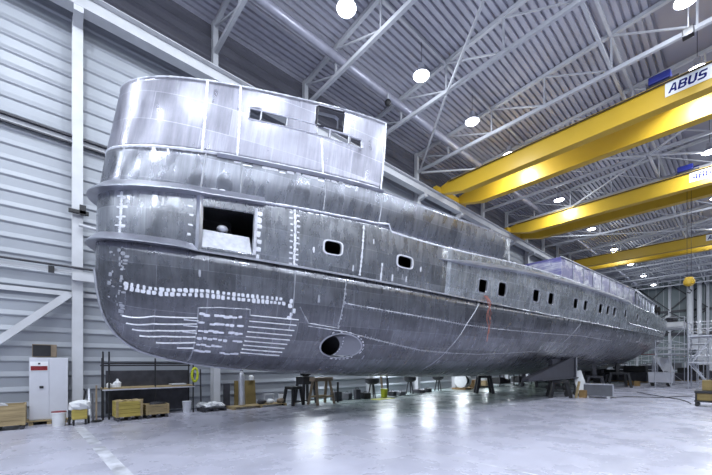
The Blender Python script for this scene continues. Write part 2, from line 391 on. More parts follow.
# ---------------------------------------------------------------- lamps
def lamp():
    t = thing('high_bay_lamp', 'x', 'lamp', (0,0,14.35))
    MB().lathe([(.10,.52),(.13,.50),(.13,.28),(.2,.22),(.345,.0),(.33,.02),(.18,.2),(.09,.26)], n=20).build('reflector', 'galv', t, True)
    MB().lathe([(.33,.02),(.30,-.02),(.16,-.06),(0,-.07)], n=20).build('lens', 'lens', t, True)
    MB().tube([(0,0,.40),(0,0,1.575)], .012, 6).build('suspension_rod', 'dark', t)
    ld = bpy.data.lights.new('bulb', 'POINT'); ld.shadow_soft_size = .12; ld.energy = LAMP_W*.45; ld.color = (.86,.93,1.0)
    lo = bpy.data.objects.new('bulb', ld); COL.objects.link(lo); lo.parent = t; lo.location = (0,0,-.22)
    ld = bpy.data.lights.new('downlight', 'AREA'); ld.shape = 'DISK'; ld.size = .5; ld.energy = LAMP_W*.8; ld.color = (.86,.93,1.0)
    lo = bpy.data.objects.new('downlight', ld); COL.objects.link(lo); lo.parent = t; lo.location = (0,0,-.1)
    return t
l0 = lamp(); first = True
for row, X in (('left', -9.3), ('middle', -1.25), ('right', 6.8)):
    for k in [-5,-4,-3,-2,-1,0,1,2,3,5,7,9,11,13,15]:
        y = 7.88+4.27*k
        if y > 78: continue
        if k < 0: l = 'lit high-bay lamp of the %s row, %s one before the bow' % (row, ORD[-k-1])
        elif k == 0 and row == 'left': l = 'lit high-bay lamp at the top, leftmost and largest glare in the picture'
        else: l = 'lit high-bay lamp of the %s row, %s one counting from the bow' % (row, ORD[k])
        if first: o = l0; o['label'] = l; o['group'] = 'high-bay lamps'; o.location = (X, y, 14.35); first = False
        else: copy_tree(l0, l, 'high-bay lamps', (X, y, 14.35))
t = thing('ceiling_camera', 'small dark ball camera hanging from the roof duct', 'camera', (-11.5, 12.4, 14.55))
MB().blob((0,0,0), (.32,.32,.32), 12, 8, 0).build('ball', 'black', t, True); MB().tube([(0,0,.1),(0,0,.42)], .05).build('stem', 'truss', t)
t = thing('hanging_speaker', 'small black box hanging on a rod beside the large crane sign', 'loudspeaker', (-1.3, 17.6, 14.0))
MB().box((0,0,0), (.32,.26,.3)).build('cabinet', 'black', t, bevel=.02); MB().tube([(0,0,.15),(0,0,2.2)], .02).build('rod', 'truss', t)
for o in [o for o in bpy.data.objects if o.name.startswith('suspension_rod') and o.parent.location.x > -2 and o.parent.location.x < 0]: o.scale.z = 1.23
def strip():  # unseen strips, added to brighten the wall behind the hull
    t = thing('wall_fill_strip', 'x', 'lamp', (-14.40, 0, 2.1))
    MB().box((0,0,.05), (.14,1.6,.08)).build('housing', 'white', t, bevel=.01)
    MB().tube([(.02,-.75,-.02),(.02,.75,-.02)], .025, 10).build('tube', 'lens', t, True)
    ld = bpy.data.lights.new('fill_light', 'AREA'); ld.shape = 'RECTANGLE'; ld.size = .12; ld.size_y = 1.5; ld.energy = STRIP_W; ld.color = (.86,.93,1.0)
    lo = bpy.data.objects.new('fill_light', ld); COL.objects.link(lo); lo.parent = t; lo.location = (.02,0,-.06); return t
s0 = strip(); SY = [9.9,14.3,18.6,23.0,27.3,31.7]
for i, y in enumerate(SY):
    l = 'added unseen fill strip light behind the hull, %s one counting from the bow' % ORD[i]
    if i == 0: s0.location.y = y; s0['label'] = l; s0['group'] = 'added fill lights behind the hull'
    else: copy_tree(s0, l, 'added fill lights behind the hull', (-14.40, y+1.0, 2.1))
# ---------------------------------------------------------------- cranes
LET = {'A': [[(0,0),(.26,0),(.33,.22),(.68,.22),(.73,0),(1,0),(.66,1),(.36,1)], [(.40,.42),(.50,.78),(.56,.78),(.63,.42)]],
       'B': [[(0,0),(.72,0),(.95,.12),(.95,.40),(.82,.52),(.93,.64),(.93,.86),(.74,1),(0,1)], [(.27,.18),(.27,.42),(.62,.42),(.68,.36),(.68,.24),(.62,.18)], [(.27,.60),(.27,.82),(.6,.82),(.66,.77),(.66,.65),(.6,.60)]],
       'U': [[(0,1),(0,.22),(.2,0),(.75,0),(.95,.22),(.95,1),(.68,1),(.68,.3),(.6,.2),(.35,.2),(.27,.3),(.27,1)]],
       'S': [[(.04,0),(.75,0),(.95,.14),(.95,.44),(.8,.58),(.33,.58),(.28,.64),(.28,.76),(.33,.81),(.9,.81),(.9,1),(.22,1),(.02,.86),(.02,.54),(.18,.4),(.64,.4),(.69,.35),(.69,.25),(.64,.19),(.04,.19)]]}
def letters(parent, word, x0, y, z0, w, h, m='sign_blue'):
    """raised letters in the XZ plane facing -Y, slanted"""
    for i, ch in enumerate(word):
        cu = bpy.data.curves.new('tmp', 'CURVE'); cu.dimensions = '2D'; cu.fill_mode = 'BOTH'; cu.extrude = .004
        for poly in LET[ch]:
            sp = cu.splines.new('POLY'); sp.points.add(len(poly)-1); sp.use_cyclic_u = True
            for k, (a, b) in enumerate(poly): sp.points[k].co = (i*w*1.08+a*w+b*h*.18, b*h, 0, 1)
        ob = bpy.data.objects.new('tmp', cu); me = bpy.data.meshes.new_from_object(ob)
        bpy.data.objects.remove(ob); bpy.data.curves.remove(cu)
        for v in me.vertices: v.co = (x0+v.co.x, y-v.co.z, z0+v.co.y)
        me.update(); me.materials.clear(); me.materials.append(M[m])
        me.name = 'letter'; o = bpy.data.objects.new('letter', me); COL.objects.link(o); o.parent = parent
def girder(y, t):
    m = MB(); w = .42
    prof = [(-13.7,.42),(-13.7,.86),(-13.2,1.0),(13.2,1.0),(13.7,.86),(13.7,.42),(12.0,0),(-12.0,0)]
    m.prism([(x, y-w/2, z) for x, z in prof], (0,0,0), (0,w,0))
    m.box((0,y,1.0), (26.2,.58,.03)); m.box((0,y,0.01), (24,.5,.03)); return m.build('girder', 'yellow', t, bevel=.01)
def crane(y, dy, tx, label, tlabel, hook_drop, hl):
    t = thing('overhead_crane', label, 'overhead crane', (0, y, 13.0))
    g = girder(0, t); girder(dy, t)
    s = MB().box((-.85, -.23, .64), (2.7,.02,.58)).build('sign_plate', 'sign_white', g)
    letters(g, 'ABUS', -2.1, -.245, .46, .275, .36)
    for X in (-13.75, 13.75): MB().box((X, dy/2, .6), (.3, dy+1.5, .34)).build('end_carriage', 'yellow', t, bevel=.02)
    MB().tube([(-13,-.3,.95),(13,-.3,.95)], .03, 6).build('power_cable', 'black', t)
    h = thing('crane_trolley', tlabel, 'trolley', (tx, y+dy/2, 14.05))
    MB().box((0,0,.08), (1.1,dy+.3,.14)).build('frame', 'dark', h); MB().tube([(-.35,-.2,.42),(.5,-.2,.42)], .26, 14).build('rope_drum', 'blue', h, True)
    MB().box((-.1,-dy/2,.34), (.75,.42,.34)).build('motor', 'blue', h, bevel=.04); MB().box((.55,.3,.36), (.35,.5,.4)).build('control_box', 'blue', h, bevel=.02)
    if hook_drop:
        for x in (-.1,.1): MB().tube([(x,0,.2),(x,0,-hook_drop)], .012, 5).build('rope', 'black', h)
        b = MB().lathe([(.0,.34),(.2,.3),(.3,.05),(.28,-.15),(.14,-.28),(0,-.3)], (0,0,-hook_drop), 14).build('hook_block', 'yellow', h, True)
        MB().tube([(.0,0,-hook_drop-.28),(0,0,-hook_drop-.45),(.12,0,-hook_drop-.6),(.05,0,-hook_drop-.75),(-.1,0,-hook_drop-.68)], .04, 8).build('hook', 'dark', b, True)
    return t
crane(20.2, 2.2, -2.3, 'large yellow double-girder overhead crane nearest the camera with the biggest sign', 'blue hoist trolley on the nearest crane, left of its sign', 0, '')
crane(30.7, 2.1, -2.3, 'middle yellow double-girder overhead crane, second of three', 'blue hoist trolley on the middle crane with long ropes and yellow hook block', 6.8, '')
crane(46.4, 2.1, 4.0, 'farthest yellow double-girder overhead crane above the aft deckhouse', 'blue hoist trolley on the farthest crane', 0, '')
# ---------------------------------------------------------------- yacht hull geometry (plan tables in metres)
import numpy as np
XC = -8.9                                       # centre line of the hull
def _sm(w, v, odd, n=7, passes=3):
    v = v.copy()
    for _ in range(passes):
        lo = (2*v[0]-v[n:0:-1]) if odd else v[n:0:-1]
        hi = 2*v[-1]-v[-2:-n-2:-1]
        e = np.concatenate([lo, v, hi])
        k = np.hanning(2*n+3)[1:-1]; k /= k.sum()
        v = np.convolve(e, k, 'valid')[:len(w)]
    return v
W = np.linspace(0, 6.7, 269)                    # w = sqrt(distance behind the stem)
def table(pts, odd=False):
    p = np.array(pts, float)
    return _sm(W, np.interp(W, np.sqrt(p[:, 0]), p[:, 1]), odd)
HALF = table([[0,0],[.04,.2],[.12,.37],[.3,.58],[.6,.77],[1,.95],[2,1.25],[3,1.5],[5,1.85],[7,2.1],[10,2.5],[15,3.1],[20,3.55],[25,3.9],[32,4.25],[45,4.3]], True)
LV = {  # level: stem Y, breadth factor, height table over distance
 'D': (.75, 1.0, table([[0,4.32],[.3,4.26],[1,4.23],[2,4.2],[4,4.16],[7,4.13],[10,4.06],[16,3.97],[25,3.96],[30,4.0],[35,4.08],[42,4.18]])),
 'C': (.78, 1.05, table([[0,5.30],[.3,5.29],[1,5.35],[2,5.43],[3,5.48],[5,5.62],[6.2,5.70],[7.5,5.62],[10,5.66],[13,5.79],[16,5.82],[20,5.79],[25,5.70],[30,5.6],[35,5.58],[42,5.62]])),
 'B': (.92, 1.1, table([[0,6.22],[.3,6.17],[1,6.24],[2,6.35],[3,6.41],[4,6.51],[5,6.59],[6,6.66],[8,6.65],[10,6.62],[12,6.6],[45,6.6]])),
 'A': (1.18, 1.08, table([[0,7.72],[.3,7.72],[.6,7.81],[1,7.87],[2,8.05],[3,8.21],[4,8.39],[5,8.56],[6,8.7],[45,9]])),
}
KEEL = table([[0,4.3],[.012,3.7],[.05,3.2],[.16,2.75],[.42,2.36],[.75,2.1],[2.1,1.78],[5,1.5],[9,1.32],[13,1.22],[19,1.2],[30,1.12],[37,1.25],[42,2.5]])
def lev(k, d):
    y0, sc, z = LV[k]; w = np.sqrt(max(d, 0.0))
    return sc*float(np.interp(w, W, HALF)), y0+d, float(np.interp(w, W, z))
def hp(patch, u, v):
    """point of the shell: u = signed sqrt distance from the stem (positive = side facing the hall), v = 0 at the lower edge"""
    sgn = 1 if u >= 0 else -1; d = u*u
    if patch == 'bottom':                       # v = 0 keel, v = 1 chine
        b, y, zc = lev('D', d); zk = float(np.interp(np.sqrt(d), W, KEEL))
        ph = v*np.pi/2; n = 2.35-.7*min(1, max(0, (d-10)/10))
        x = b*np.sin(ph)**(2/n); s = np.cos(ph)**(2/n)
        return np.array([XC+sgn*x, y, zc-(zc-zk)*s])
    lo, hi = {'side': 'DC', 'upper': 'CB', 'house': 'BA'}[patch]
    a = lev(lo, d); c = lev(hi, d)
    p = [a[i]+(c[i]-a[i])*v for i in range(3)]
    bulge = 0.03*np.sin(np.pi*v)
    return np.array([XC+sgn*(p[0]+bulge), p[1], p[2]])
def hn(patch, u, v, e=.01):
    du = hp(patch, u+e, v)-hp(patch, u-e if u-e > 0 or u < 0 else u, v)
    v0, v1 = max(v-e, 0.0), min(v+e, 1.0)
    dv = hp(patch, u, v1)-hp(patch, u, v0)
    n = np.cross(du, dv); l = np.linalg.norm(n)
    if l < 1e-9: return np.array([0., -1, 0])
    n /= l
    if n[0]*(1 if u >= 0 else -1) < 0 and abs(n[0]) > .05: n = -n
    elif abs(n[0]) <= .05 and n[1] > 0 and abs(u) < 1: n = -n
    return n
def shell(name, patch, us, vs, m, parent, holes=(), thick=.035):
    """surface grid of the hull shell with openings; UV in metres"""
    P = [[hp(patch, u, v) for v in vs] for u in us]; nv = len(vs)
    verts = [tuple(p) for r in P for p in r]; faces = []
    arc = [0]
    for i in range(1, len(us)): arc.append(arc[-1]+float(np.linalg.norm(P[i][nv//2]-P[i-1][nv//2])))
    uvs = {}
    for i in range(len(us)-1):
        for j in range(nv-1):
            cu, cv = (us[i]+us[i+1])/2, (vs[j]+vs[j+1])/2
            if any(h(cu, cv) for h in holes): continue
            faces.append((i*nv+j, (i+1)*nv+j, (i+1)*nv+j+1, i*nv+j+1))
    me = bpy.data.meshes.new(name); me.from_pydata(verts, [], faces); me.update()
    lay = me.uv_layers.new(name='UVMap')
    for lp in me.loops:
        i, j = divmod(lp.vertex_index, nv); lay.data[lp.index].uv = (arc[i], P[i][j][2]*1.0+(0 if patch != 'bottom' else -(1-vs[j])*1.2))
    me.shade_smooth(); me.materials.append(M[m])
    o = bpy.data.objects.new(name, me); COL.objects.link(o); o.parent = parent
    # make normals point out
    bm = bmesh.new(); bm.from_mesh(me)
    f = max(bm.faces, key=lambda f: f.calc_center_median().x)
    if f.normal.x < 0: bmesh.ops.reverse_faces(bm, faces=bm.faces)
    bm.to_mesh(me); bm.free()
    s = o.modifiers.new('thickness', 'SOLIDIFY'); s.thickness = thick; s.offset = -1
    return o
def ulist(a, b, fine=(), n1=.05):
    L = set()
    u = a
    while u < b: L.add(round(u, 4)); u += n1
    L.add(b)
    for f0, f1, st in fine:
        u = f0
        while u <= f1+1e-9: L.add(round(u, 4)); u += st
    L = sorted(x for x in L if a-1e-6 <= x <= b+1e-6); out = [L[0]]
    for x in L[1:]:
        if x-out[-1] > .004: out.append(x)
    return out
def sup(u0, u1, v0, v1, e):
    cu, cv, ru, rv = (u0+u1)/2, (v0+v1)/2, (u1-u0)/2, (v1-v0)/2
    return lambda u, v: (abs(u-cu)/ru)**e+(abs(v-cv)/rv)**e < 1
def rect(u0, u1, v0, v1): return lambda u, v: u0 < u < u1 and v0 < v < v1
def pathpts(path, step=.02):
    out = []
    for (a, b), (c, d) in zip(path, path[1:]):
        n = max(1, int(math.hypot((c-a), (d-b))/step))
        out += [(a+(c-a)*i/n, b+(d-b)*i/n) for i in range(n)]
    return out+[path[-1]]
def ribbon(mb, patch, path, w=.04, off=.006, h=.01, jit=.25, step=.02):
    pts = pathpts(path, step); P = [Vector(hp(patch, *q)) for q in pts]; vs = []
    for i, q in enumerate(pts):
        n = Vector(hn(patch, *q)); t = (P[min(i+1, len(P)-1)]-P[max(i-1, 0)])
        if t.length < 1e-6: t = Vector((0,0,1))
        s = n.cross(t.normalized()).normalized()*w/2*(1+random.uniform(-jit, jit))
        vs += [P[i]-s+n*off*.2, P[i]+n*(off+h), P[i]+s+n*off*.2]
    fs = []
    for i in range(len(pts)-1):
        for k in (0, 1): fs.append((i*3+k, i*3+k+1, (i+1)*3+k+1, (i+1)*3+k))
    return mb.add(vs, fs)
def pads(mb, patch, path, spacing, size, off=.006, jit=.3, fill=1.0, perp=0.0):
    """ground spots left and right of a seam"""
    pts = pathpts(path, .004); P = [Vector(hp(patch, *q)) for q in pts]; acc = 0; nxt = 0
    for i in range(1, len(P)):
        acc += (P[i]-P[i-1]).length
        if acc < nxt: continue
        nxt = acc+spacing*(1+random.uniform(-jit, jit)*.5)
        if random.random() > fill: continue
        n = Vector(hn(patch, *pts[i])); t = (P[i]-P[i-1]).normalized(); s = n.cross(t).normalized()
        c = P[i]+s*random.uniform(-1, 1)*perp+n*off
        a = size[0]/2*(1+random.uniform(-jit, jit)); b = size[1]/2*(1+random.uniform(-jit, jit)); vs = []
        for k in range(8):
            an = 2*math.pi*k/8+.785; rr = (1.0, 1.22)[k % 2 == 0]+random.uniform(-.14, .14)
            vs.append(c+t*a*rr*math.cos(an)+s*b*rr*math.sin(an))
        vs.append(c+n*.003)
        mb.add(vs, [(k, (k+1) % 8, 8) for k in range(8)])
    return mb
def ring(mb, patch, u0, u1, v0, v1, grow, shrink, e=4, off=.02, depth=.14, n=28):
    cu, cv, ru, rv = (u0+u1)/2, (v0+v1)/2, (u1-u0)/2, (v1-v0)/2; R = []
    for gs, dz in ((grow,.0),(grow,off),(shrink,off),(shrink,-depth)):
        for k in range(n):
            a = 2*math.pi*k/n; ca, sa = math.cos(a), math.sin(a)
            x = math.copysign(abs(ca)**(2/e), ca)*ru*gs; y = math.copysign(abs(sa)**(2/e), sa)*rv*gs
            q = Vector(hp(patch, cu+x, min(max(cv+y, 0), 1))); nn = Vector(hn(patch, cu, cv)); R.append(q+nn*dz)
    fs = [(i*n+k, i*n+(k+1) % n, (i+1)*n+(k+1) % n, (i+1)*n+k) for i in range(3) for k in range(n)]
    return mb.add(R, fs)
def flange(level, u0, u1, out, zin_top, zin_bot, zout=0.0, step=.04):
    """sloped lip round the hull at one level; out(d) = width"""
    us = ulist(u0, u1, (), step); vs = []
    for u in us:
        d = u*u; sg = 1 if u >= 0 else -1; b, y, z = lev(level, d)
        e = .02; b2, y2, _ = lev(level, (abs(u)+e)**2); b1, y1, _ = lev(level, max(abs(u)-e, 0)**2)
        t = Vector((sg*(b2-b1), y2-y1, 0)); t = t.normalized() if t.length > 1e-6 else Vector((1,0,0))
        n = Vector((t.y, -t.x, 0))
        if n.x*sg < 0: n = -n
        if abs(u) < .03: n = Vector((0,-1,0))
        p = Vector((XC+sg*b, y, z)); o = out(d); k = min(1, o/.1)
        vs += [p+Vector((0,0,zin_top*k))-n*.01, p+n*o+Vector((0,0,zout+.012)), p+n*o+Vector((0,0,zout-.012)), p+Vector((0,0,zin_bot*k))-n*.01]
    fs = []
    for i in range(len(us)-1):
        for k in range(3): fs.append((i*4+k, i*4+k+1, i*4+4+k+1, i*4+4+k))
    fs += [(0,1,2,3), tuple(len(vs)-4+k for k in (3,2,1,0))]
    return MB().add(vs, fs)
def hull_z(x, y, r=.35):
    best = 9
    for xx in (x-r, x, x+r):
        for yy in (y-r, y, y+r):
            u = math.sqrt(max(yy-.75, 0)); P_ = [hp('bottom', u, k/60) for k in range(61)]
            best = min(best, min(P_, key=lambda q: abs(q[0]-XC-abs(xx-XC)))[2])
    return float(best)
# ---------------------------------------------------------------- the yacht
Y = thing('motor_yacht', 'bare aluminium motor yacht hull under construction, propped on trestles across the hall', 'yacht', (0,0,0))
UE = 6.36
tun = sup(2.165, 2.455, .425, .655, 2)
v_side = [i/12 for i in range(13)]
bot = shell('bottom_plating', 'bottom', ulist(-UE, UE, [(2.1,2.52,.014),(-.6,.6,.03)]), sorted(set([i/28 for i in range(29)]+[.40+.014*k for k in range(21)])), 'hull_shade', Y, [tun])
MOOR = (1.30, 1.655, .10, .80)
ports = [(2.115,2.235,.33,.56),(2.625,2.735,.36,.58)]
wins = [(3.27,3.345,.20,.48),(3.445,3.52,.20,.50),(3.785,3.855,.24,.52),(3.955,4.02,.25,.53),(4.265,4.325,.29,.56),(4.405,4.46,.31,.58),(4.63,4.69,.34,.62),(4.755,4.81,.36,.64),(4.87,4.925,.37,.66),(5.085,5.135,.42,.70),(5.35,5.40,.45,.72),(5.6,5.65,.45,.72)]
fine = [(a-.02, b+.02, .011) for a, b, c, d in wins+ports]+[(1.30,1.30,1),(1.655,1.655,1),(-1.3,-1.3,1)]
vs = sorted(set([round(i/40, 4) for i in range(41)]))
side = shell('side_plating', 'side', ulist(-3, 3.0, fine[:14]), vs, 'hull', Y, [rect(*MOOR)]+[sup(*p, 4) for p in ports+wins])
aft = shell('aft_side_plating', 'side', ulist(3.0, UE, fine), vs, 'hull_aft', Y, [sup(*p, 5) for p in wins])
shell('far_side_plating', 'side', ulist(-UE, -3.0), v_side, 'hull', Y)
shell('bulwark_plating', 'upper', ulist(-3.5, 3.5, [(1.56,1.56,1)]), v_side, 'hull_flat', Y)
SL = [(1.53,1.60,.565,.70),(1.61,1.775,.56,.69),(1.785,1.98,.55,.675),(1.99,2.065,.54,.65),(2.08,2.195,.52,.63),(2.215,2.285,.51,.61)]
HATCH = (1.975, 2.155, .665, .945)
hu = ulist(-2.44, 2.46, [(x,x,1) for s in SL for x in s[:2]]+[(x,x,1) for x in HATCH[:2]], .04)
hv = sorted(set([round(i/16, 4) for i in range(17)]+[round(x, 4) for s in SL for x in s[2:]]+list(HATCH[2:])))
house = shell('wheelhouse_plating', 'house', hu, hv, 'hull_bright', Y, [rect(*s) for s in SL if s is not SL[2]]+[rect(*HATCH)])
# recessed plate in the third slot, slot frame, hatch frame
m = MB(); ribbon(m, 'house', [(1.52,.555),(1.785,.545),(2.0,.53),(2.29,.50),(2.29,.62),(2.0,.665),(1.785,.685),(1.52,.71),(1.52,.555)], .035, .008, .012, .1); m.build('window_slot_frame', 'weld', house)
m = MB()
for s in SL[:-1]: ribbon(MB(), 'house', [(s[1]+.005,s[2]),(s[1]+.005,s[3])], .03, .008, .01, .1, .05).build('window_mullion', 'weld', house)
m = MB(); h = HATCH; ribbon(m, 'house', [(h[0],h[2]),(h[1],h[2]+.01),(h[1],h[3]),(h[0],h[3]),(h[0],h[2])], .05, .02, .02, .0)
m.build('hatch_frame', 'dark', house)
m = MB(); ribbon(m, 'house', [(h[0]+.015,h[3]-.07),(h[1]-.05,h[3]-.07),(h[1]-.03,h[3]-.1),(h[1]-.03,h[2]+.02)], .035, -.12, .01, .0); m.build('inner_hatch_frame', 'alu_bright', house)
# house end wall (open frame) and its thick edge, decks closing the shell
def deck(level, d0, d1, dz, name, m, extra=0):
    us = [math.sqrt(d0+(d1-d0)*i/60) for i in range(61)]; vs = []
    for u in us:
        b, y, z = lev(level, u*u); vs += [(XC-b+.03, y, z+dz), (XC+b-.03, y, z+dz)]
    return MB().add(vs, [(2*i, 2*i+1, 2*i+3, 2*i+2) for i in range(60)]).build(name, m, Y)
deck('C', .02, UE*UE, -.10, 'main_deck', 'hull_shade')
deck('B', .02, 6.0, .04, 'wheelhouse_deck', 'alu_bright')
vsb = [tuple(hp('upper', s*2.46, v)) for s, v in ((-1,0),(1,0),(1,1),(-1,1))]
m = MB(); m.add(vsb, [(0,1,2,3)]); m.build('deckhouse_bulkhead', 'hull_shade', Y)
m = MB(); ribbon(m, 'house', [(2.455,0),(2.455,1)], .05, 0, .02, .0); ribbon(m, 'house', [(-2.27,1),(-1.2,1),(-.6,1),(0,1),(.6,1),(1.2,1),(2.455,1)], .035, .0, .012, .3); m.build('top_edge', 'weld', house)
# transom
b0, y0_, z0_ = lev('D', UE*UE); b1, y1_, z1_ = lev('C', UE*UE)
pts = [tuple(hp('bottom', sg*UE, v)) for sg, rng in ((-1, range(10, -1, -1)), (1, range(1, 11))) for v in [k/10 for k in rng]]
pts += [tuple(hp('side', UE, 1)), tuple(hp('side', -UE, 1))]
MB().add(pts, [tuple(range(len(pts)))]).build('transom', 'hull', Y)
# swim platform steps at the stern
m = MB(); m.box((XC, 42.2, 4.3), (7.6, 2.2, .25)); m.box((XC, 43.4, 3.4), (7.2, 1.6, .2)); m.build('stern_platform', 'hull_aft', Y)
# flanges
def fo(full, u_end, thin): return lambda d: full if d < (u_end-.15)**2 else max(thin, full-(full-thin)*min(1, (math.sqrt(d)-u_end+.15)/.15))
flange('D', -UE, UE, fo(.17, 1.30, .035), .20, .0).build('knuckle_lip', 'alu_bright', Y)
flange('C', -1.72, 1.72, fo(.18, 1.35, .11), .21, -.02).build('bow_flange', 'alu_bright', Y)
m = MB(); m.tube([Vector(hp('bottom', k*.03, 0))+Vector((0,-.015,-.01)) for k in range(0, 60)], .03, 8); m.build('stem_bar', 'weld_dim', Y, True)
m = MB(); m.prism([(0,0,0)], (0,0,0), (0,0,0)) if False else None
# lip under the wheelhouse overhang
m = MB(); ribbon(m, 'upper', [(1.35,.99),(1.6,.985),(2.0,.985),(2.47,.985)], .08, .02, .07, .05); m.build('overhang_lip', 'alu_bright', Y)
m = MB(); ribbon(m, 'upper', [(2.36,.99),(2.8,.99),(3.35,.99),(3.5,.9)], .035, .0, .012, .1); m.build('bulwark_cap', 'weld_dim', Y)
# mooring opening: pillars, pocket, fairlead
m = MB(); ribbon(m, 'side', [(1.285,.02),(1.285,.98)], .13, .03, .03, .02); m.build('opening_pillar', 'alu_bright', side)
m = MB(); ribbon(m, 'side', [(1.668,.08),(1.668,.9)], .07, .01, .03, .05); pads(m, 'side', [(1.69,.05),(1.69,.9)], .16, (.12,.10), perp=.02); m.build('opening_edge', 'weld', side)
a, b = Vector(hp('side', MOOR[0], MOOR[2])), Vector(hp('side', MOOR[1], MOOR[2])); iw = Vector((-.16,.0,.42))
m = MB(); m.prism([a, b, b+iw, a+iw], (0,0,0), (-.03,0,-.01)); sill = m.build('opening_sill', 'weld_dim', side)
mid = (a+b)/2+iw*1.0+Vector((-.12,0,0))
m = MB(); m.lathe([(.05,-.12),(.05,.04),(.10,.06),(.13,.11),(.10,.17),(0,.19)], tuple(mid), 14); m.build('fairlead', 'weld', sill, True)
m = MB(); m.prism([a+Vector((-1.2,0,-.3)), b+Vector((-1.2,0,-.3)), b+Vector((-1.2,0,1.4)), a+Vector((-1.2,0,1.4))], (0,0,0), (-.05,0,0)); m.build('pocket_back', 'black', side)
# portholes and windows
for i, p in enumerate(ports): MB_ = ring(MB(), 'side', *p, 1.13, .95, 4, .018, .05); MB_.build('porthole_frame', 'weld', side)
for p in wins: ring(MB(), 'side', *p, 1.12, .97, 5, .010, .05).build('window_frame', 'weld_dim', aft)
# thruster tunnel
m = ring(MB(), 'bottom', 2.165, 2.455, .425, .655, 1.04, .965, 2, .012, .05, 40); m.build('tunnel_rim', 'weld_dim', bot)
m = MB(); pads(m, 'bottom', [(2.31+.16*math.cos(a*.2), .54+.13*math.sin(a*.2)) for a in range(-9, 12)], .13, (.07,.04), fill=.9); tag(m.build('rim_spots', 'weld', bot), kind='stuff')
cU = Vector(hp('bottom', 2.30, .54)); ry, rz = .70, .34
R0 = []
for k in range(41):
    a = 2*math.pi*k/40; q = Vector(hp('bottom', 2.31+.142*math.cos(a), .54+.113*math.sin(a))); R0.append(q)
R1 = [Vector((q.x-.30, cU.y-.22+(q.y-cU.y)*.52, cU.z+(q.z-cU.z)*.9)) for q in R0]
R2 = [q+Vector((-1.1,-.1,0)) for q in R1]
MB().add(R0+R1, [(k, k+1, 42+k, 41+k) for k in range(40)]).build('tunnel_scoop', 'hull_shade', bot, True)
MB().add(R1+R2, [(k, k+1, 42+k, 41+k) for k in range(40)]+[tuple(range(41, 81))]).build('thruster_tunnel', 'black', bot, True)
tag(pads(MB(), 'bottom', [(2.31,.44),(2.33,.54),(2.32,.64)], .09, (.03,.03), off=-.1).build('scoop_spots', 'weld', bot), kind='stuff')
# weld seams
def seam(name, items, m, parent, **k):
    for it in items: ribbon(MB(), it[0], it[1:], **k).build(name, m, parent)
seam('vertical_seam', [('house',(.47,.0),(.49,1)),('house',(1.24,0),(1.19,1)),('house',(1.49,0),(1.44,1)),('house',(2.06,0),(2.02,.5))], 'weld', house, w=.05)
seam('vertical_seam', [('upper',(.52,0),(.50,1)),('upper',(1.28,.0),(1.27,1)),('upper',(1.56,0),(1.52,1)),('upper',(2.10,.1),(2.08,1)),('upper',(2.48,0),(2.47,1))], 'weld_dim', Y, w=.035)
seam('vertical_seam', [('side',(.57,.05),(.58,.95)),('side',(1.93,.02),(1.92,1)),('side',(2.37,.05),(2.38,.95)),('side',(2.52,.03),(2.52,.35))], 'weld', side, w=.055, jit=.45)
seam('vertical_seam', [('bottom',(1.93,.64),(1.94,.99)),('bottom',(2.25,.70),(2.28,.99)),('bottom',(3.04,.32),(3.12,.62),(3.20,.84),(3.29,.99)),('bottom',(4.22,.6),(4.3,.75),(4.4,.95))], 'weld_dim', bot, w=.028)
seam('deck_seam', [('upper',(1.7,.05),(1.92,.06),(2.2,.05),(2.45,.07),(2.55,.14),(2.57,-.0)),('side',(2.57,1.0),(2.58,.97),(3.0,.97),(3.5,.98),(4.2,.985),(5.0,.99))], 'weld', Y, w=.045)
seam('house_seam', [('house',(-1.5,.02),(0,.02),(.6,.02),(1.2,.02),(1.5,.02),(2.44,.02))], 'weld', house, w=.06)
seam('bottom_seam', [('bottom',(2.27,.86),(2.6,.85),(3.0,.84),(3.4,.82),(4.2,.8),(5,.78)),('bottom',(2.05,.68),(2.3,.67),(2.6,.62),(2.9,.57),(3.4,.56),(4.0,.6)),('bottom',(1.98,.80),(2.05,.70),(2.26,.69))], 'weld_dim', bot, w=.03, jit=.5)
mb = MB()
pads(mb, 'upper', [(.3,.10),(.8,.12),(1.2,.12),(1.66,.14)], .17, (.16,.05), perp=.05, fill=.9)
pads(mb, 'upper', [(1.5,.86),(1.9,.88),(2.3,.9)], .2, (.18,.05), perp=.04, fill=.8)
pads(mb, 'upper', [(.5,.93),(1.3,.93)], .3, (.06,.14), fill=.6)
tag(mb.build('ground_patch', 'weld', Y), kind='stuff')
mb = MB()
for p in ([(.56,.1),(.56,.9)],[(.61,.1),(.61,.9)],[(1.22,.1),(1.22,.85)]): pads(mb, 'side', p, .19, (.05,.10), perp=.02)
for p in ([(1.905,.04),(1.895,.97)],[(1.945,.04),(1.94,.97)]): pads(mb, 'side', p, .13, (.05,.08), perp=.01)
for q in ((1.0,.8),(2.05,.35),(2.45,.7),(2.32,.15),(2.6,.12),(2.8,.4),(2.7,.15)): pads(mb, 'side', [q,(q[0],q[1]+.12)], .3, (.16,.05))
tag(mb.build('ground_patch', 'weld', side), kind='stuff')
mb = MB()
for dv in (-.013, .013): pads(mb, 'bottom', [(.66,.735+dv),(1.03,.765+dv),(1.34,.80+dv),(1.65,.81+dv),(1.88,.82+dv)], .10, (.075,.085), jit=.25)
pads(mb, 'bottom', [(1.93,.83),(1.93,.72)], .1, (.10,.10), perp=.06)
tag(mb.build('stud_row', 'weld', bot), kind='stuff')
mb = MB()
for p in ([(2.27,.86),(2.6,.85),(3.0,.84),(3.4,.82)],[(2.45,.65),(2.6,.62),(2.9,.57),(3.2,.56)]): pads(mb, 'bottom', p, .10, (.035,.09), perp=.01)
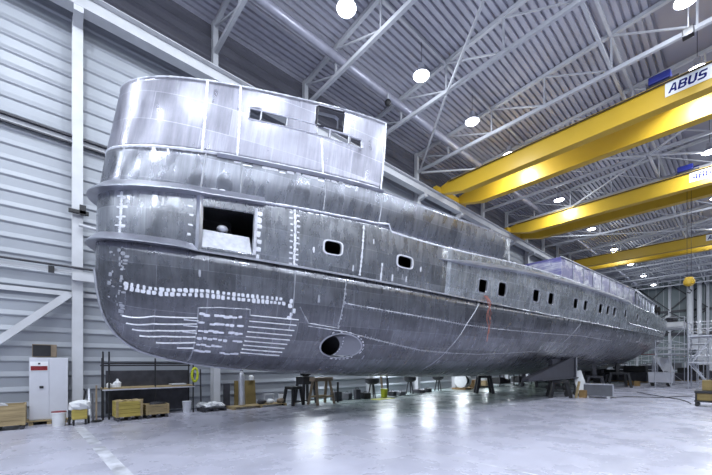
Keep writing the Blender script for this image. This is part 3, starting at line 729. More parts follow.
for p in ([(2.25,.70),(2.28,.98)],): pads(mb, 'bottom', p, .1, (.05,.07), perp=.04)
pads(mb, 'bottom', [(.50,.50),(.56,.98)], .05, (.05,.05), jit=.6, perp=.13)
pads(mb, 'bottom', [(.62,.45),(.64,.95)], .06, (.05,.07), jit=.6, perp=.06, fill=.7)
for q in ((2.1,.86),(1.3,.9),(2.5,.45),(3.1,.45)): pads(mb, 'bottom', [q,(q[0],q[1]+.04)], .3, (.16,.06))
tag(mb.build('ground_patch', 'weld_dim', bot), kind='stuff')
mb = MB()
for k in range(60):
    u = random.uniform(2.6, 6.2); v = random.choice((random.uniform(.03, .06), random.uniform(.58, .62))) if u > 3.2 else random.uniform(.04, .3); ribbon(mb, 'side', [(u, v), (u+random.uniform(-.004,.004), v+random.uniform(.05,.12))], random.uniform(.02,.045), .003, .003, .6, .01)
tag(mb.build('ground_run', 'weld_dim', aft), kind='stuff')
# louvre bars
mb = MB()
for q in [((.64,.455),(.95,.575),(1.30,.63)),((.69,.40),(.95,.51),(1.30,.585)),((.76,.37),(1.0,.46),(1.30,.53)),((.84,.335),(1.05,.415),(1.305,.475)),((1.0,.32),(1.31,.42)),((1.18,.315),(1.31,.355))]:
    ribbon(MB(), 'bottom', q, .035, .02, .02, .05).build('louvre_bar', 'weld', bot)
for vv in (.555,.50,.60): ribbon(MB(), 'bottom', [(1.2,vv-.0),(1.31,vv+.01)], .03, .02, .02, .05).build('louvre_bar', 'weld', bot)
mb = MB()
for k in range(9):
    v = .715-.038*k-.002*k; ribbon(MB(), 'bottom', [(1.66-.002*k,v-.012),(1.98-.008*k,v)], .03, .02, .02, .05).build('louvre_bar', 'weld', bot)
mb = MB(); ribbon(mb, 'bottom', [(1.31,.06),(1.30,.70),(1.45,.725),(1.655,.74),(1.66,.70)], .03, .008, .01, .1); mb.build('panel_outline', 'weld_dim', bot)
mb = MB()
for v, f in ((.66,.95),(.60,.95),(.535,.9),(.47,.85),(.40,.8),(.33,.6)): pads(mb, 'bottom', [(1.33,v-.0),(1.62,v+.025)], .10, (.12,.06), fill=f, perp=.02)
tag(mb.build('grinding_spots', 'weld', bot), kind='stuff')
# rub rail
us = ulist(2.93, 5.15, (), .05); R = []
for u in us:
    v = float(np.interp(u, [2.93,3.74,4.78,5.15],[.70,.84,.95,.975])); q = Vector(hp('side', u, v)); n = Vector(hn('side', u, v)); k = min(1, (u-2.93)/.3+.12)
    for dx, dz in ((0,.13),(.10,.10),(.17,.03),(.17,-.04),(.0,-.07)): R.append(q+n*dx*k+Vector((0,0,dz*k)))
fs = [(i*5+k, i*5+k+1, i*5+6+k, i*5+5+k) for i in range(len(us)-1) for k in range(4)]+[(0,1,2,3,4)]
MB().add(R, fs).build('rub_rail', 'alu_bright', aft)
mb = MB(); ribbon(mb, 'side', [(5.2,.25),(5.6,.25),(6.3,.25)], .12, .02, .08, .0); mb.build('aft_fender', 'alu_bright', aft)
# aft deckhouse, open frame, skeg
dh = []
for y, x, zt in ((19,-5.95,7.12),(26,-5.6,7.2),(32.7,-5.3,7.32)): dh.append((y, x, zt))
bx = []
for y, x, zt in dh: bx += [(x,y,5.6),(x,y,zt),(2*XC-x,y,zt),(2*XC-x,y,5.6)]
m = MB().add(bx, [(0,1,5,4),(4,5,9,8),(1,2,6,5),(5,6,10,9),(3,7,6,2),(7,11,10,6),(0,3,2,1),(8,9,10,11)])
o = m.build('aft_deckhouse', 'film', Y)
lay = o.data.uv_layers.new(name='UVMap')
for lp in o.data.loops:
    c_ = o.data.vertices[lp.vertex_index].co; lay.data[lp.index].uv = (c_.y+c_.x*.3, c_.z)
m = MB()
for k in range(1, 9):
    y = 19+13.7*k/9; x = float(np.interp(y, [d[0] for d in dh], [d[1] for d in dh])); z = float(np.interp(y, [d[0] for d in dh], [d[2] for d in dh]))
    m.bar((x+.012, y, 5.8), (x+.012, y, z), .05, .02, (1,0,0))
for a_, b_ in zip(dh, dh[1:]): m.bar((a_[1], a_[0], a_[2]), (b_[1], b_[0], b_[2]), .09, .05)
m.build('deckhouse_seam', 'weld_dim', o)
m = MB()
m.bar((-5.3,32.7,7.3), (-4.95,40.8,6.95), .16, .12); m.bar((-5.3,32.7,6.2), (-4.95,40.8,6.0), .12, .1)
for k in range(8):
    y = 33.4+1.0*k; x = -5.3+.35*(y-32.7)/8; m.bar((x,y,5.6), (x,y,7.25-.04*k), .1)
m.bar((-5.25,33.2,7.2), (-5.2,35.5,6.1), .08)
m.build('aft_frame', 'alu_bright', Y)
m = MB(); m.prism([(-4.95,39.2,5.6),(-4.95,39.2,7.0),(-4.95,40.4,7.0),(-4.95,42.4,5.6)], (0,0,0), (-.25,0,0)); m.build('aft_wing', 'hull_aft', Y)
for i, yy in enumerate((38.4, 39.9)):
    o = MB().blob((0,0,0), (.22,.35,.75), 8, 6, .2).build('black_cover', 'rubber'); o.location = (-4.80, yy, 6.45)
    tag(o, ('left' if i == 0 else 'right')+' of two black covers hung over the stern railing', 'cover', 'black covers at the stern railing')
m = MB(); m.prism([(-6.75,16.3,1.08),(-6.75,16.3,1.02),(-6.75,22.8,1.02),(-6.75,22.8,2.22)], (0,0,0), (.3,0,0)); sk = m.build('bilge_skeg', 'skeg', Y)
MB().box((-6.75,20.5,2.0), (.2,1.2,1.4)).box((-6.75,22.2,2.2), (.2,.8,1.2)).build('skeg_web', 'skeg', sk)
m = MB(); m.box((-6.6,22.85,1.62), (.42,.12,1.25)); m.bar((-6.6,16.3,1.10),(-6.6,22.9,2.26), .30, .03); m.box((-6.6,20.5,1.01), (.5,5.6,.05)); m.build('skeg_flange', 'skeg', sk)
MB().box((-6.5,22.93,1.62), (.30,.03,1.2)).build('skeg_end_plate', 'truss', sk)
# cables hanging from a window
t = thing('hanging_cable', 'loose reddish cables hanging out of the first narrow hull window', 'cable', (0,0,0))
for dx, ln in ((0,1.5),(.07,1.2),(.12,.7)):
    p = Vector(hp('side', 3.33+dx*.2, .1)); m = MB(); pts = [p+Vector((.0,0,.1)), p+Vector((.12,0,-.1))]
    for k in range(1, 7): pts.append(p+Vector((.14+.03*math.sin(k*2+dx*9), .05*math.sin(k*1.7), -.1-ln*k/6)))
    m.tube(pts, .013, 5); m.build('strand', 'cable_red', t)
# ---------------------------------------------------------------- floor markings
def line(label, pts, w, cat='floor marking'):
    m = MB()
    for a, b in zip(pts, pts[1:]):
        a, b = Vector((a[0],a[1],.003)), Vector((b[0],b[1],.003)); t = (b-a).normalized(); s = Vector((-t.y,t.x,0))*w/2
        m.add([a-s, b-s, b+s, a+s], [(0,1,2,3)])
    return tag(m.build('floor_line', M['line']), label, cat)
M['line'] = mat('worn_white_floor_paint', (.55,.56,.62), .4, 0, .4, 3)
line('thin white floor line crossing the floor from the column row towards the camera', [(-13.2,5.2),(-4,5.8),(6,6.4)], .05)
line('thin white floor line crossing the floor in front of the first trestles', [(-8.0,10.6),(-5.7,10.9),(6,12.0)], .06)
line('faint white floor line farther back beyond the green floor', [(-6.5,15.2),(6,16.0)], .06)
line('broad pale floor stripe under the yacht bow', [(-12.6,.68),(-9.6,.82)], .22)
line('second broad pale floor stripe, lower left near the camera', [(-9.35,.83),(-5.6,.98)], .22)
# ---------------------------------------------------------------- trestles under the hull
def trestle(loc, w, d, h, label, rz=0, m='black', splay=.16):
    t = thing('trestle', label, 'trestle', loc, rz)
    hz = hull_z(loc[0], loc[1], .12)
    if hz-h > .08 and not (loc[0] == -6.6 and loc[1] < 25): MB().box((0,0,(h+hz)/2-.01), (.22,.22,hz-h-.02)).build('prop_post', m, t)
    MB().box((0,0,h-.07), (w,d,.14)).build('top_beam', m, t, bevel=.01)
    for sx in (-1,1):
        for sy in (-1,1):
            MB().bar((sx*(w/2-.08), sy*(d/2-.06), h-.12), (sx*(w/2-.08+splay), sy*(d/2-.06+splay*.5), 0), .15).build('leg', m, t)
    MB().box((0,0,h*.35), (w+.05,.07,.08)).build('stretcher', m, t)
    return t
g1 = trestle((-10.6,20.1,0), .8, .65, 1.08, 'black four-legged steel trestle under the middle of the keel', .7)
t = trestle((-6.6,20.7,0), .8, .9, .93, 'black trestle under the skeg with a pale wooden prop leaning on it', .5)
o = MB().bar((0,0,0), (.1,.2,.86), .12, .05).build('wooden_prop', 'wood'); o.location = (-5.75,20.55,.03); tag(o, 'pale wooden prop leaning against the trestle under the skeg', 'plank')
o = MB().box((0,0,.2), (.3,.35,.4)).build('wooden_block', 'orange', bevel=.01); o.location = (-5.65,21.4,0); tag(o, 'small orange wooden block beside the skeg trestle', 'block')
trestle((-6.6,27.5,0), .9, .9, 1.0, 'dark trestle behind the grey wheeled container', .3, 'dark')
trestle((-6.4,33.0,0), 1.3, .9, 1.15, 'dark wide trestle under the aft hull, left of the pale cart', .5, 'black')
trestle((-11.2,28.5,0), .9, .9, 1.3, 'dark trestle far under the hull beside the hull shadow', .3, 'dark')
for y_, z_, l_ in ((27.0,1.7,'dark keel block stack under the middle hull'),(33.0,2.2,'dark keel block stack under the aft hull'),(13.6,1.15,'dark keel block stack under the forward keel'),(39.0,2.6,'dark keel block stack closest to the stern')):
    if y_ < 20: continue
    t = thing('keel_block', l_, 'keel block', (-8.9, y_, 0))
    z_ = hull_z(-8.9, y_, .25)-.02; n = int(z_/.28)
    for k in range(n): MB().box((0,0,(k+.5)*z_/n), (1.0,.4,z_/n-.02), (k % 2)*1.57).build('block', 'dark', t, bevel=.01)
# ---------------------------------------------------------------- things along the left wall
def crate(loc, d, label, m='wood', rz=0, pallet=True, fill=None):
    t = thing('wooden_crate', label, 'crate', loc, rz); z0 = .12 if pallet else 0
    if pallet:
        for x in (-1,0,1): MB().box((0,x*(d[1]/2-.06),.05), (d[0]+.04,.09,.1)).build('pallet_foot', 'dark', t)
    n = 4; h = (d[2]-z0)/n; w = MB()
    for k in range(n):
        z = z0+h*(k+.5)
        for s in (-1,1):
            w.box((s*d[0]/2,0,z), (.025,d[1],h-.012)); w.box((0,s*d[1]/2,z), (d[0],.025,h-.012))
    w.build('side_boards', m, t)
    MB().box((0,0,z0+.02), (d[0],d[1],.03)).build('bottom_board', m, t)
    for sx in (-1,1):
        for sy in (-1,1): MB().box((sx*(d[0]/2+.015),sy*(d[1]/2-.02),z0+(d[2]-z0)/2), (.02,.07,d[2]-z0)).build('corner_batten', 'wood', t)
    if fill:
        f = MB()
        for k in range(7): f.blob((random.uniform(-.35,.35)*d[0], random.uniform(-.4,.4)*d[1], d[2]-.04), (.25,.3,.16), 7, 4, .3)
        f.build('contents', fill, t)
    return t
crate((-13.6,-.98,0), (.8,1.05,.68), 'wooden crate full of scrap at the far left edge', 'wood', 0, True, 'truss')
crate((-13.27,1.95,0), (.55,.70,.62), 'yellow painted wooden crate, left of the pair under the rack shelf', 'wood_yellow', .05, True, 'wood')
crate((-13.3,2.75,0), (.55,.66,.46), 'bare wooden crate, right of the pair under the rack shelf', 'wood', .05, True, 'dark')
# locker
t = thing('pallet', 'low timber pallet under the pale locker', 'pallet', (-14.1,.05,0))
for y in (-.4,0,.35): MB().box((0,y,.05), (.55,.1,.1)).build('foot', 'wood', t)
MB().box((0,-.05,.115), (.58,.98,.03)).build('deck_board', 'wood', t)
t = thing('locker', 'pale grey two-door steel locker with a dark red sign', 'locker', (-14.15,.05,.13))
MB().box((0,0,.93), (.46,.88,1.86)).build('body', 'locker', t, bevel=.01)
for s in (-1,1):
    d_ = MB().box((.235,s*.22,.93), (.02,.425,1.8)).build('door', 'locker', t, bevel=.004)
    if s < 0:
        sg = MB().box((.25,-.22,1.6), (.012,.40,.28)).build('notice', 'sign_white', d_); MB().box((.258,-.22,1.545), (.006,.37,.13)).build('red_panel', 'sign_red', d_)
        MB().lathe([(.03,0),(.03,.01)], (0,0,0), 10)
        MB().box((.258,-.22,1.68), (.006,.05,.05)).build('black_symbol', 'black', d_)
    else: MB().box((.26,-.17,.98), (.03,.09,.07)).build('latch', 'black', d_)
t = thing('cardboard_box', 'brown box with a dark open front standing on the locker top', 'box', (-14.12,-.05,2.0))
MB().box((0,0,.2), (.40,.55,.38)).build('body', 'brown', t, bevel=.01); MB().box((.205,-.06,.2), (.01,.40,.33)).build('open_front', 'black', t)
def bucket(loc, r, h, label, m='white', lid=None, name='bucket'):
    t = thing(name, label, 'bucket', loc)
    MB().lathe([(r*.82,0),(r,h),(r*.93,h),(r*.76,.02),(0,.02)], n=20).build('body', m, t, True)
    MB().tube([(r*math.cos(a*.314), 0.0, h-.0+abs(math.sin(a*.314))*r*-.5) for a in range(11)], .006, 5).build('handle', 'dark', t)
    MB().lathe([(r*1.04,h-.03),(r*1.05,h-.0),(r*1.0,h+.01)], n=20).build('rim', m, t, True)
    if lid: MB().lathe([(r*1.02,h),(r*1.02,h+.03),(0,h+.035)], n=20).build('lid', lid, t, True)
    return t
bucket((-13.2,.26,0), .17, .40, 'white bucket with reddish lid in front of the locker', 'white', 'sign_red')
t = thing('welding_cart', 'small yellow and black machine under a white cover, beside the column foot', 'machine', (-13.15,.72,0))
MB().box((0,0,.32), (.42,.36,.3)).build('body', 'wood_yellow', t, bevel=.03)
MB().blob((0,0,.56), (.56,.56,.34), 10, 6, .18).build('cover', 'cloth', t)
for s in (-1,1):
    MB().tube([(-.1,s*.2,.12),(-.1,s*.25,.12)], .12, 14).build('wheel', 'rubber', t); MB().bar((.14,s*.14,.2), (.14,s*.14,0), .05).build('leg', 'black', t)
MB().tube([(0,.1,.7),(.02,.14,.98),(.05,.10,1.06)], .025, 8).build('hose_grip', 'black', t)
for i, (y, ln, m_) in enumerate(((1.0,1.0,'galv'),(1.08,.85,'dark'),(1.16,1.1,'brown'))):
    o = MB().bar((0,0,0), (-.45,.0+.02*i,ln), .05, .03).build('leaning_plank', m_); o.location = (-13.55,y,0)
    tag(o, ['pale','dark','brown'][i]+' plank leaning against the wall just right of the column foot', 'plank', 'leaning planks right of the column')
o = MB().blob((0,0,.04), (.12,.3,.08), 8, 4).build('wheel_stop', 'rubber'); o.location = (-13.3,1.15,0); tag(o, 'small black wedge on the floor left of the rack', 'wedge')
# storage rack
t = thing('storage_rack', 'long dark scaffold rack with backing board and one shelf under the bow', 'rack', (-14.0,2.72,0))
for y in (-1.38,-1.22): MB().tube([(.35,y,0),(.35,y,2.2)], .025).build('post', 'black', t)
for x, y in ((-.2,-1.35),(.35,.1),(.35,1.35),(-.2,1.35)): MB().tube([(x,y,0),(x,y,2.0)], .025).build('post', 'black', t)
MB().bar((.35,-1.4,1.82), (.35,1.4,1.82), .05).build('top_rail', 'black', t); MB().bar((-.2,-1.4,1.75), (-.2,1.4,1.75), .05).build('top_rail', 'black', t)
MB().box((.07,0,1.0), (.6,2.8,.05)).build('shelf', 'wood', t)
MB().box((-.24,.05,.85), (.03,2.6,1.45)).build('backing_board', 'dark', t)
MB().bar((.37,-1.4,.96), (.37,1.4,.96), .04).build('shelf_rail', 'galv', t)
for i, (y, s, l_) in enumerate(((-1.2,.14,'small white tin'),(-.98,.2,'white tapered jug'),(-1.08,.12,'low white pot'))):
    o = MB().lathe([(s*.5,0),(s*.55,s*.8),(s*.2,s*1.1),(s*.15,s*1.4),(0,s*1.4)], n=14).build('white_jug', 'white', None, True); o.location = (-13.85+.04*i,2.72+y,1.03)
    tag(o, l_+' on the left end of the rack shelf', 'tin')
o = MB().box((0,0,.03), (.4,.5,.05)).build('folded_sheet', 'truss', bevel=.01); o.location = (-13.9,3.6,1.03); tag(o, 'folded grey sheet on the right half of the rack shelf', 'sheet')
t = thing('hose_reel', 'yellow-green hose coil on the right rack post', 'hose', (-13.56,4.1,1.4))
MB().tube([(0,.10*math.cos(a*.4),.25*math.sin(a*.4)) for a in range(17)], .045, 8).build('coil', 'neon', t, True)
bucket((-13.7,3.86,0), .15, .42, 'grey-white bucket standing below the right end of the rack', 'locker')
o = MB().tube([(0,0,0),(-.1,0,1.6)], .03).build('standing_pipe', 'dark'); o.location = (-13.95,4.45,0); tag(o, 'thin dark pipe leaning upright right of the rack', 'pipe')
def pallet(loc, label, d=(.8,1.2), m='wood', rz=0):
    t = thing('pallet', label, 'pallet', loc, rz)
    for s in (-1,0,1): MB().box((0,s*(d[1]/2-.06),.04), (d[0],.1,.08)).build('foot', m, t)
    for k in range(5): MB().box((-d[0]/2+.08+k*(d[0]-.16)/4,0,.095), (.11,d[1],.022)).build('deck_board', m, t)
    return t
pallet((-13.65,4.75,0), 'low dark pallet under the white rubbish heap', (.7,.9), 'dark')
o = MB()
for k in range(9): o.blob((random.uniform(-.25,.25), random.uniform(-.38,.38), .1+random.uniform(0,.06)), (.3,.36,.2), 8, 5, .3)
o = o.build('rubbish_heap', 'cloth'); o.location = (-13.65,4.75,.09); tag(o, 'crumpled white rubbish heap left of the second column', 'rubbish', kind='stuff')
# right of the second column
pallet((-13.55,6.6,0), 'long low timber pallet in front of the ochre board', (.7,2.4), 'wood')
o = MB().box((0,0,.55), (.04,.48,1.1)).build('plywood_board', 'ochre', bevel=.005); o.location = (-14.1,6.55,0); o.rotation_euler = (0,-.12,0); tag(o, 'ochre plywood board leaning against the wall', 'board')
for i, (y, h, m_, l_) in enumerate(((5.5,1.0,'dark','dark panel leaning beside the second column'),(5.95,1.1,'ochre','narrow brown plank behind the gas cylinder'))):
    o = MB().box((0,0,h/2), (.05,.26,h)).build('leaning_board', m_); o.location = (-14.1,y,0); tag(o, l_, 'board')
t = thing('gas_cylinder', 'grey gas cylinder standing left of the ochre board', 'gas cylinder', (-13.75,5.98,.115))
MB().lathe([(.12,0),(.12,1.15),(.09,1.3),(.035,1.38),(.035,1.45),(0,1.45)], n=18).build('body', 'galv', t, True)
MB().lathe([(.06,1.40),(.06,1.5),(0,1.52)], n=12).build('valve', 'dark', t, True); MB().box((.06,0,1.46), (.1,.04,.04)).build('regulator', 'white', t)
o = MB().lathe([(.1,0),(.11,.16),(.05,.22),(0,.22)], n=14).build('white_canister', 'white', None, True); o.location = (-14.19,6.6,1.10); tag(o, 'white canister on top edge of the ochre board', 'canister')
for i, (x, y, m_, c_) in enumerate(((-13.5,6.75,'dark','dark rag'),(-13.5,7.15,'cloth','pale crumpled cloth'),(-13.4,7.6,'brown','brown cardboard scrap'))):
    o = MB().blob((0,0,.1), (.3,.4,.2), 9, 5, .3).build('floor_scrap', m_); o.location = (x,y,.11); tag(o, c_+' lying on the long pallet before the ochre board', 'scrap')
t = thing('low_trestle', 'low pale folding trestle against the wall left of the white bucket', 'trestle', (-13.95,7.3,0))
for s in (-1,1): MB().bar((0,s*.18,.45), (.1,s*.28,0), .04).build('leg', 'truss', t)
MB().box((0,0,.46), (.2,.5,.05)).build('top_beam', 'truss', t)
bucket((-13.9,7.95,0), .17, .46, 'white bucket with black lid left of the black stools', 'white', 'black')
def stool(loc, w, h, label, m='black', rz=0, name='stool', thick=.12):
    t = thing(name, label, 'stool', loc, rz)
    MB().box((0,0,h-thick/2), (w,w,thick)).build('seat', m, t, bevel=.02)
    for sx in (-1,1):
        for sy in (-1,1): MB().bar((sx*(w/2-.05), sy*(w/2-.05), h-thick), (sx*(w/2+.03), sy*(w/2+.03), 0), .10).build('leg', m, t)
    MB().bar((-w/2,w/2,.15),(w/2,w/2,.15), .04).bar((w/2,-w/2,.15),(w/2,w/2,.15), .04).build('footrest', m, t)
    return t
stool((-13.1,8.05,0), .55, .82, 'low black stand, leftmost of the black stools under the bow', rz=.2)
stool((-13.5,8.95,0), .65, 1.22, 'tall black stand with thick block top behind the wooden sawhorse', thick=.35)
o = MB().blob((0,0,.14), (.5,.55,.3), 9, 6, .2).build('tool_bag', 'rubber'); o.location = (-13.5,8.95,1.235); tag(o, 'black bag on top of the tall black stand', 'bag')
t = thing('sawhorse', 'weathered wooden sawhorse with thick top beam under the bow', 'sawhorse', (-12.6,9.2,0), .15)
MB().box((0,0,1.12), (.35,1.15,.16)).build('top_beam', 'brown', t, bevel=.01)
for s in (-1,1):
    for q in (-1,1): MB().bar((q*.1,s*.42,1.08), (q*.3,s*.52,0), .1).build('leg', 'brown', t)
MB().bar((.25,-.5,.35),(.25,.5,.35), .07).build('cross_rail', 'wood', t); MB().bar((-.2,-.5,.35),(-.2,.5,.35), .07).build('cross_rail', 'wood', t)
o = MB().lathe([(.05,0),(.05,.95),(0,.97)], n=10).build('short_post', 'black'); o.location = (-12.6,10.15,0); tag(o, 'short black post right of the wooden sawhorse', 'post')
junk = [(-13.3,10.6,.5,.45,'dark','dark toolbox'),(-13.3,11.3,.45,.35,'grey_plastic','grey machine case'),(-13.2,11.9,.35,.5,'dark','dark angle grinder box'),(-13.1,12.4,.5,.3,'black','black cable drum box'),
        (-13.2,14.6,.4,.25,'dark','low dark case'),(-13.2,15.3,.5,.2,'grey_plastic','flat grey case'),(-13.4,17.3,.6,.2,'dark','flat dark case'),(-13.4,18.2,.4,.25,'black','small black case')]
wh = ['beside the sawhorse','second right of the sawhorse','left of the first basin stand','in front of the first basin stand','right of the yellow-green bucket','left of the second basin stand','right of the second basin stand','farther along the wall past the second basin stand']
for (x, y, w_, h_, m_, l_), wl in zip(junk, wh):
    t = thing('tool_case', l_+' on the floor '+wl, 'case', (x,y,0), random.uniform(-.4,.4))
    MB().box((0,0,h_/2), (w_,w_*.8,h_)).build('body', m_, t, bevel=.03); MB().tube([(0,-.1,h_),(0,-.08,h_+.07),(0,.08,h_+.07),(0,.1,h_)], .015, 6).build('handle', 'black', t)
def basin(loc, label):
    t = thing('basin_stand', label, 'basin', loc)
    MB().lathe([(.2,.72),(.36,.82),(.38,1.02),(.34,1.02),(.3,.86),(0,.8)], n=18).build('basin', 'black', t, True)
    for k in range(3):
        a = k*2.09; MB().bar((.1*math.cos(a),.1*math.sin(a),.75), (.24*math.cos(a),.24*math.sin(a),0), .05).build('leg', 'black', t)
    return t
basin((-13.1,12.9,0), 'black round basin on three legs beside the yellow-green bucket')
basin((-13.4,16.4,0), 'black round basin on three legs standing alone against the white wall')
basin((-13.6,19.6,0), 'farthest black round basin on legs, left of the hose reel')
bucket((-12.9,13.6,0), .2, .45, 'yellow-green bucket beside the first black basin', 'neon')
o = MB().box((0,0,.01), (.6,1.2,.02)).build('yellow_mat', 'neon'); o.location = (-12.3,12.9,0); 
tag(o, 'yellow-green board lying in front of the first basin stand', 'board')
for i, (y, m_) in enumerate(((14.25,'brown'),(14.7,'black'))):
    o = MB().bar((0,0,0), (-.35,.12*i,2.3), .1, .08).build('tall_plank', m_); o.location = (-13.6,y,0); tag(o, ('brown' if i == 0 else 'black')+' tall plank leaning on the wall right of the yellow-green bucket', 'plank')
pts = [(-12.6+.25*math.sin(k*1.3), 13.2+.45*k, .025) for k in range(9)]
tag(MB().tube(pts, .02, 6).build('floor_cable', 'black'), 'black cable snaking along the wall foot below the basins', 'cable')
t = thing('cable_reel', 'white and dark cable reel on a wooden pallet far along the wall', 'reel', (-13.3,22.2,.11))
MB().tube([(0,-.32,.5),(0,-.28,.5)], .5, 24).build('flange', 'white', t); MB().tube([(0,.28,.5),(0,.32,.5)], .5, 24).build('flange', 'white', t); MB().tube([(0,-.28,.5),(0,.28,.5)], .34, 20).build('wound_cable', 'dark', t)
pallet((-13.3,22.4,0), 'wooden pallet under the cable reel', (1.1,1.6), 'orange')
crate((-13.4,23.9,0), (.6,.9,.6), 'small wooden crate right of the cable reel', 'orange')
crate((-13.3,25.3,0), (.7,1.0,.5), 'low wooden crate far along the wall behind the black trestle', 'wood')
# ---------------------------------------------------------------- middle and right
t = thing('wheeled_container', 'grey wheeled metal container right of the skeg trestle', 'container', (-5.1,22.0,0), .15)
MB().box((0,0,.42), (1.25,.8,.58)).build('body', 'grey_plastic', t, bevel=.02); MB().box((.64,0,.42), (.02,.7,.5)).build('end_panel', 'galv', t)
MB().box((0,0,.72), (1.3,.85,.03)).build('rim', 'galv', t)
for sx in (-1,1):
    for sy in (-1,1): MB().tube([(sx*.45,sy*.3-.03,.08),(sx*.45,sy*.3+.03,.08)], .08, 12).build('wheel', 'white', t)
o = MB().box((0,0,.55), (.5,.03,1.15)).build('tilted_board', 'white', bevel=.005); o.location = (-6.15,23.2,.3); o.rotation_euler = (-.1,-.28,.3); tag(o, 'tilted white panel standing behind the grey wheeled container', 'panel')
t = thing('hand_truck', 'black hand truck frame between skeg trestle and white panel', 'hand truck', (-6.35,22.6,0), .4)
for s in (-1,1): MB().tube([(0,s*.2,.1),(-.1,s*.2,1.15)], .02, 6).build('rail', 'black', t); MB().tube([(0,s*.22,.12),(0,s*.27,.12)], .12, 12).build('wheel', 'rubber', t)
MB().box((.15,0,.04), (.3,.45,.02)).build('toe_plate', 'black', t)
t = thing('pale_cart', 'pale grey wheeled bin before the stern scaffold', 'cart', (-4.4,37.4,0), .15)
MB().box((0,0,.72), (1.5,.95,.85), top=(1.06,1.06)).build('bin', 'locker', t, bevel=.03)
for sx in (-1,1):
    for sy in (-1,1): MB().tube([(sx*.5,sy*.35-.04,.14),(sx*.5,sy*.35+.04,.14)], .14, 12).build('wheel', 'rubber', t)
MB().box((0,0,.28), (1.3,.8,.06)).build('chassis', 'black', t)
o = MB().add([(-.5,0,.0),(.4,0,-.1),(.65,.0,-1.2),(.1,0,-1.15),(-.5,.7,.05),(.4,.7,-.05),(.72,.7,-1.2),(.12,.7,-1.15)], [(0,1,5,4),(1,2,6,5),(2,3,7,6),(0,3,2,1),(4,5,6,7),(3,0,4,7)]).build('white_sheet', 'cloth'); o.location = (-4.3,36.9,2.38)
tag(o, 'white sheet draped over the pale wheeled bin', 'sheet')
t = thing('red_board', 'flat dark board with reddish edge resting above the pale bin', 'board', (-4.9,38.1,2.62)); MB().box((0,0,0), (1.9,.9,.05)).build('panel', 'sign_red', t)
for i, (x, y, l_) in enumerate(((-6.2,36.6,'pair of small wooden boxes, left one by the aft trestle'),(-5.7,36.2,'small wooden box, right one by the aft trestle'))):
    o = MB().box((0,0,.2), (.35,.4,.4)).build('wooden_box', 'orange', bevel=.01); o.location = (x,y,0); tag(o, l_.replace('pair of small wooden boxes, left one','small wooden box, left one'), 'box')
# trolley at the right edge
t = thing('tool_trolley', 'black and yellow low trolley at the right edge of the picture', 'trolley', (-.75,20.9,0), .0)
MB().box((0,0,.62), (1.15,.8,.12)).build('top_tray', 'black', t, bevel=.02); MB().box((0,0,.22), (1.15,.8,.06)).build('lower_tray', 'black', t)
MB().box((-.05,0,.42), (.9,.7,.32)).build('yellow_box', 'ochre', t, bevel=.01); MB().box((.25,-.37,.3), (.6,.04,.1)).build('red_tray', 'sign_red', t)
for sx in (-1,1):
    for sy in (-1,1): MB().bar((sx*.53,sy*.36,.1),(sx*.53,sy*.36,.62), .05).build('post', 'black', t); MB().tube([(sx*.5,sy*.36-.03,.07),(sx*.5,sy*.36+.03,.07)], .07, 10).build('wheel', 'rubber', t)
t = thing('cardboard_box', 'open brown cardboard box on the trolley at the right edge', 'box', (-.7,20.9,.68))
MB().box((0,0,.22), (.8,.6,.42)).build('body', 'ochre', t, bevel=.01); MB().box((0,0,.47), (.3,.25,.08)).build('contents', 'dark', t)
o = MB().box((0,0,.09), (.5,.5,.18)).build('white_case', 'white', bevel=.02); o.location = (-.25,19.9,0); tag(o, 'low white case on the floor before the right-edge trolley', 'case')
pts = [(-1.5+.2*math.sin(k*.7)-k*.28, 21.5+.9*k-.12*k*k*.25, .02) for k in range(12)]
tag(MB().tube(pts, .02, 6).build('floor_cable', 'rubber'), 'dark cable curving over the floor from the right-edge trolley', 'cable')
pts = [(-4.6+.35*k, 22.4+.5*k+.5*math.sin(k), .02) for k in range(9)]
tag(MB().tube(pts, .018, 6).build('floor_cable', 'rubber'), 'dark cable lying right of the grey wheeled container', 'cable')
# ---------------------------------------------------------------- scaffolding at the stern
def scaffold(loc, w, d, levels, label, rz=0, rail=True, ladder=False):
    t = thing('scaffold_tower', label, 'scaffold', loc, rz); top = levels[-1]+(1.05 if rail else .1)
    for sx in (-1,1):
        for sy in (-1,1): MB().tube([(sx*w/2,sy*d/2,0),(sx*w/2,sy*d/2,top)], .03, 8).build('standard', 'galv', t)
    for z in levels:
        MB().box((0,0,z), (w,d,.06)).build('platform', 'galv', t)
        if rail:
            for h in (.5,1.0):
                for s in (-1,1): MB().tube([(-w/2,s*d/2,z+h),(w/2,s*d/2,z+h)], .024, 6).build('guard_rail', 'galv', t); MB().tube([(s*w/2,-d/2,z+h),(s*w/2,d/2,z+h)], .024, 6).build('guard_rail', 'galv', t)
    z0 = 0
    for i, z in enumerate(levels):
        s = 1 if i % 2 else -1
        MB().tube([(-s*w/2,-d/2,z0+.1),(s*w/2,-d/2,z-.05)], .022, 6).build('diagonal_brace', 'galv', t); z0 = z
    if ladder:
        z0 = 0
        for i, z in enumerate(levels):
            s = 1 if i % 2 else -1; l = MB()
            for q in (-.2,.2): l.bar((-s*w*.4,q,z0), (s*w*.4,q,z), .05)
            for k in range(1,8): f = k/8; l.box((-s*w*.4+s*w*.8*f,0,z0+(z-z0)*f), (.2,.4,.03))
            l.build('stair', 'galv', t); z0 = z
    return t
scaffold((-3.75,38.5,0), .9, 8.0, [2.55], 'long low scaffold walkway along the aft side of the hull', -.04)
scaffold((-4.6,45.3,0), 2.2, 2.6, [2.3,5.2], 'scaffold tower behind the stern carrying the white-wrapped machine', 0, True)
scaffold((-8.9,47.0,0), 6.0, 1.4, [1.2,2.8], 'wide scaffold deck across the stern', 0)
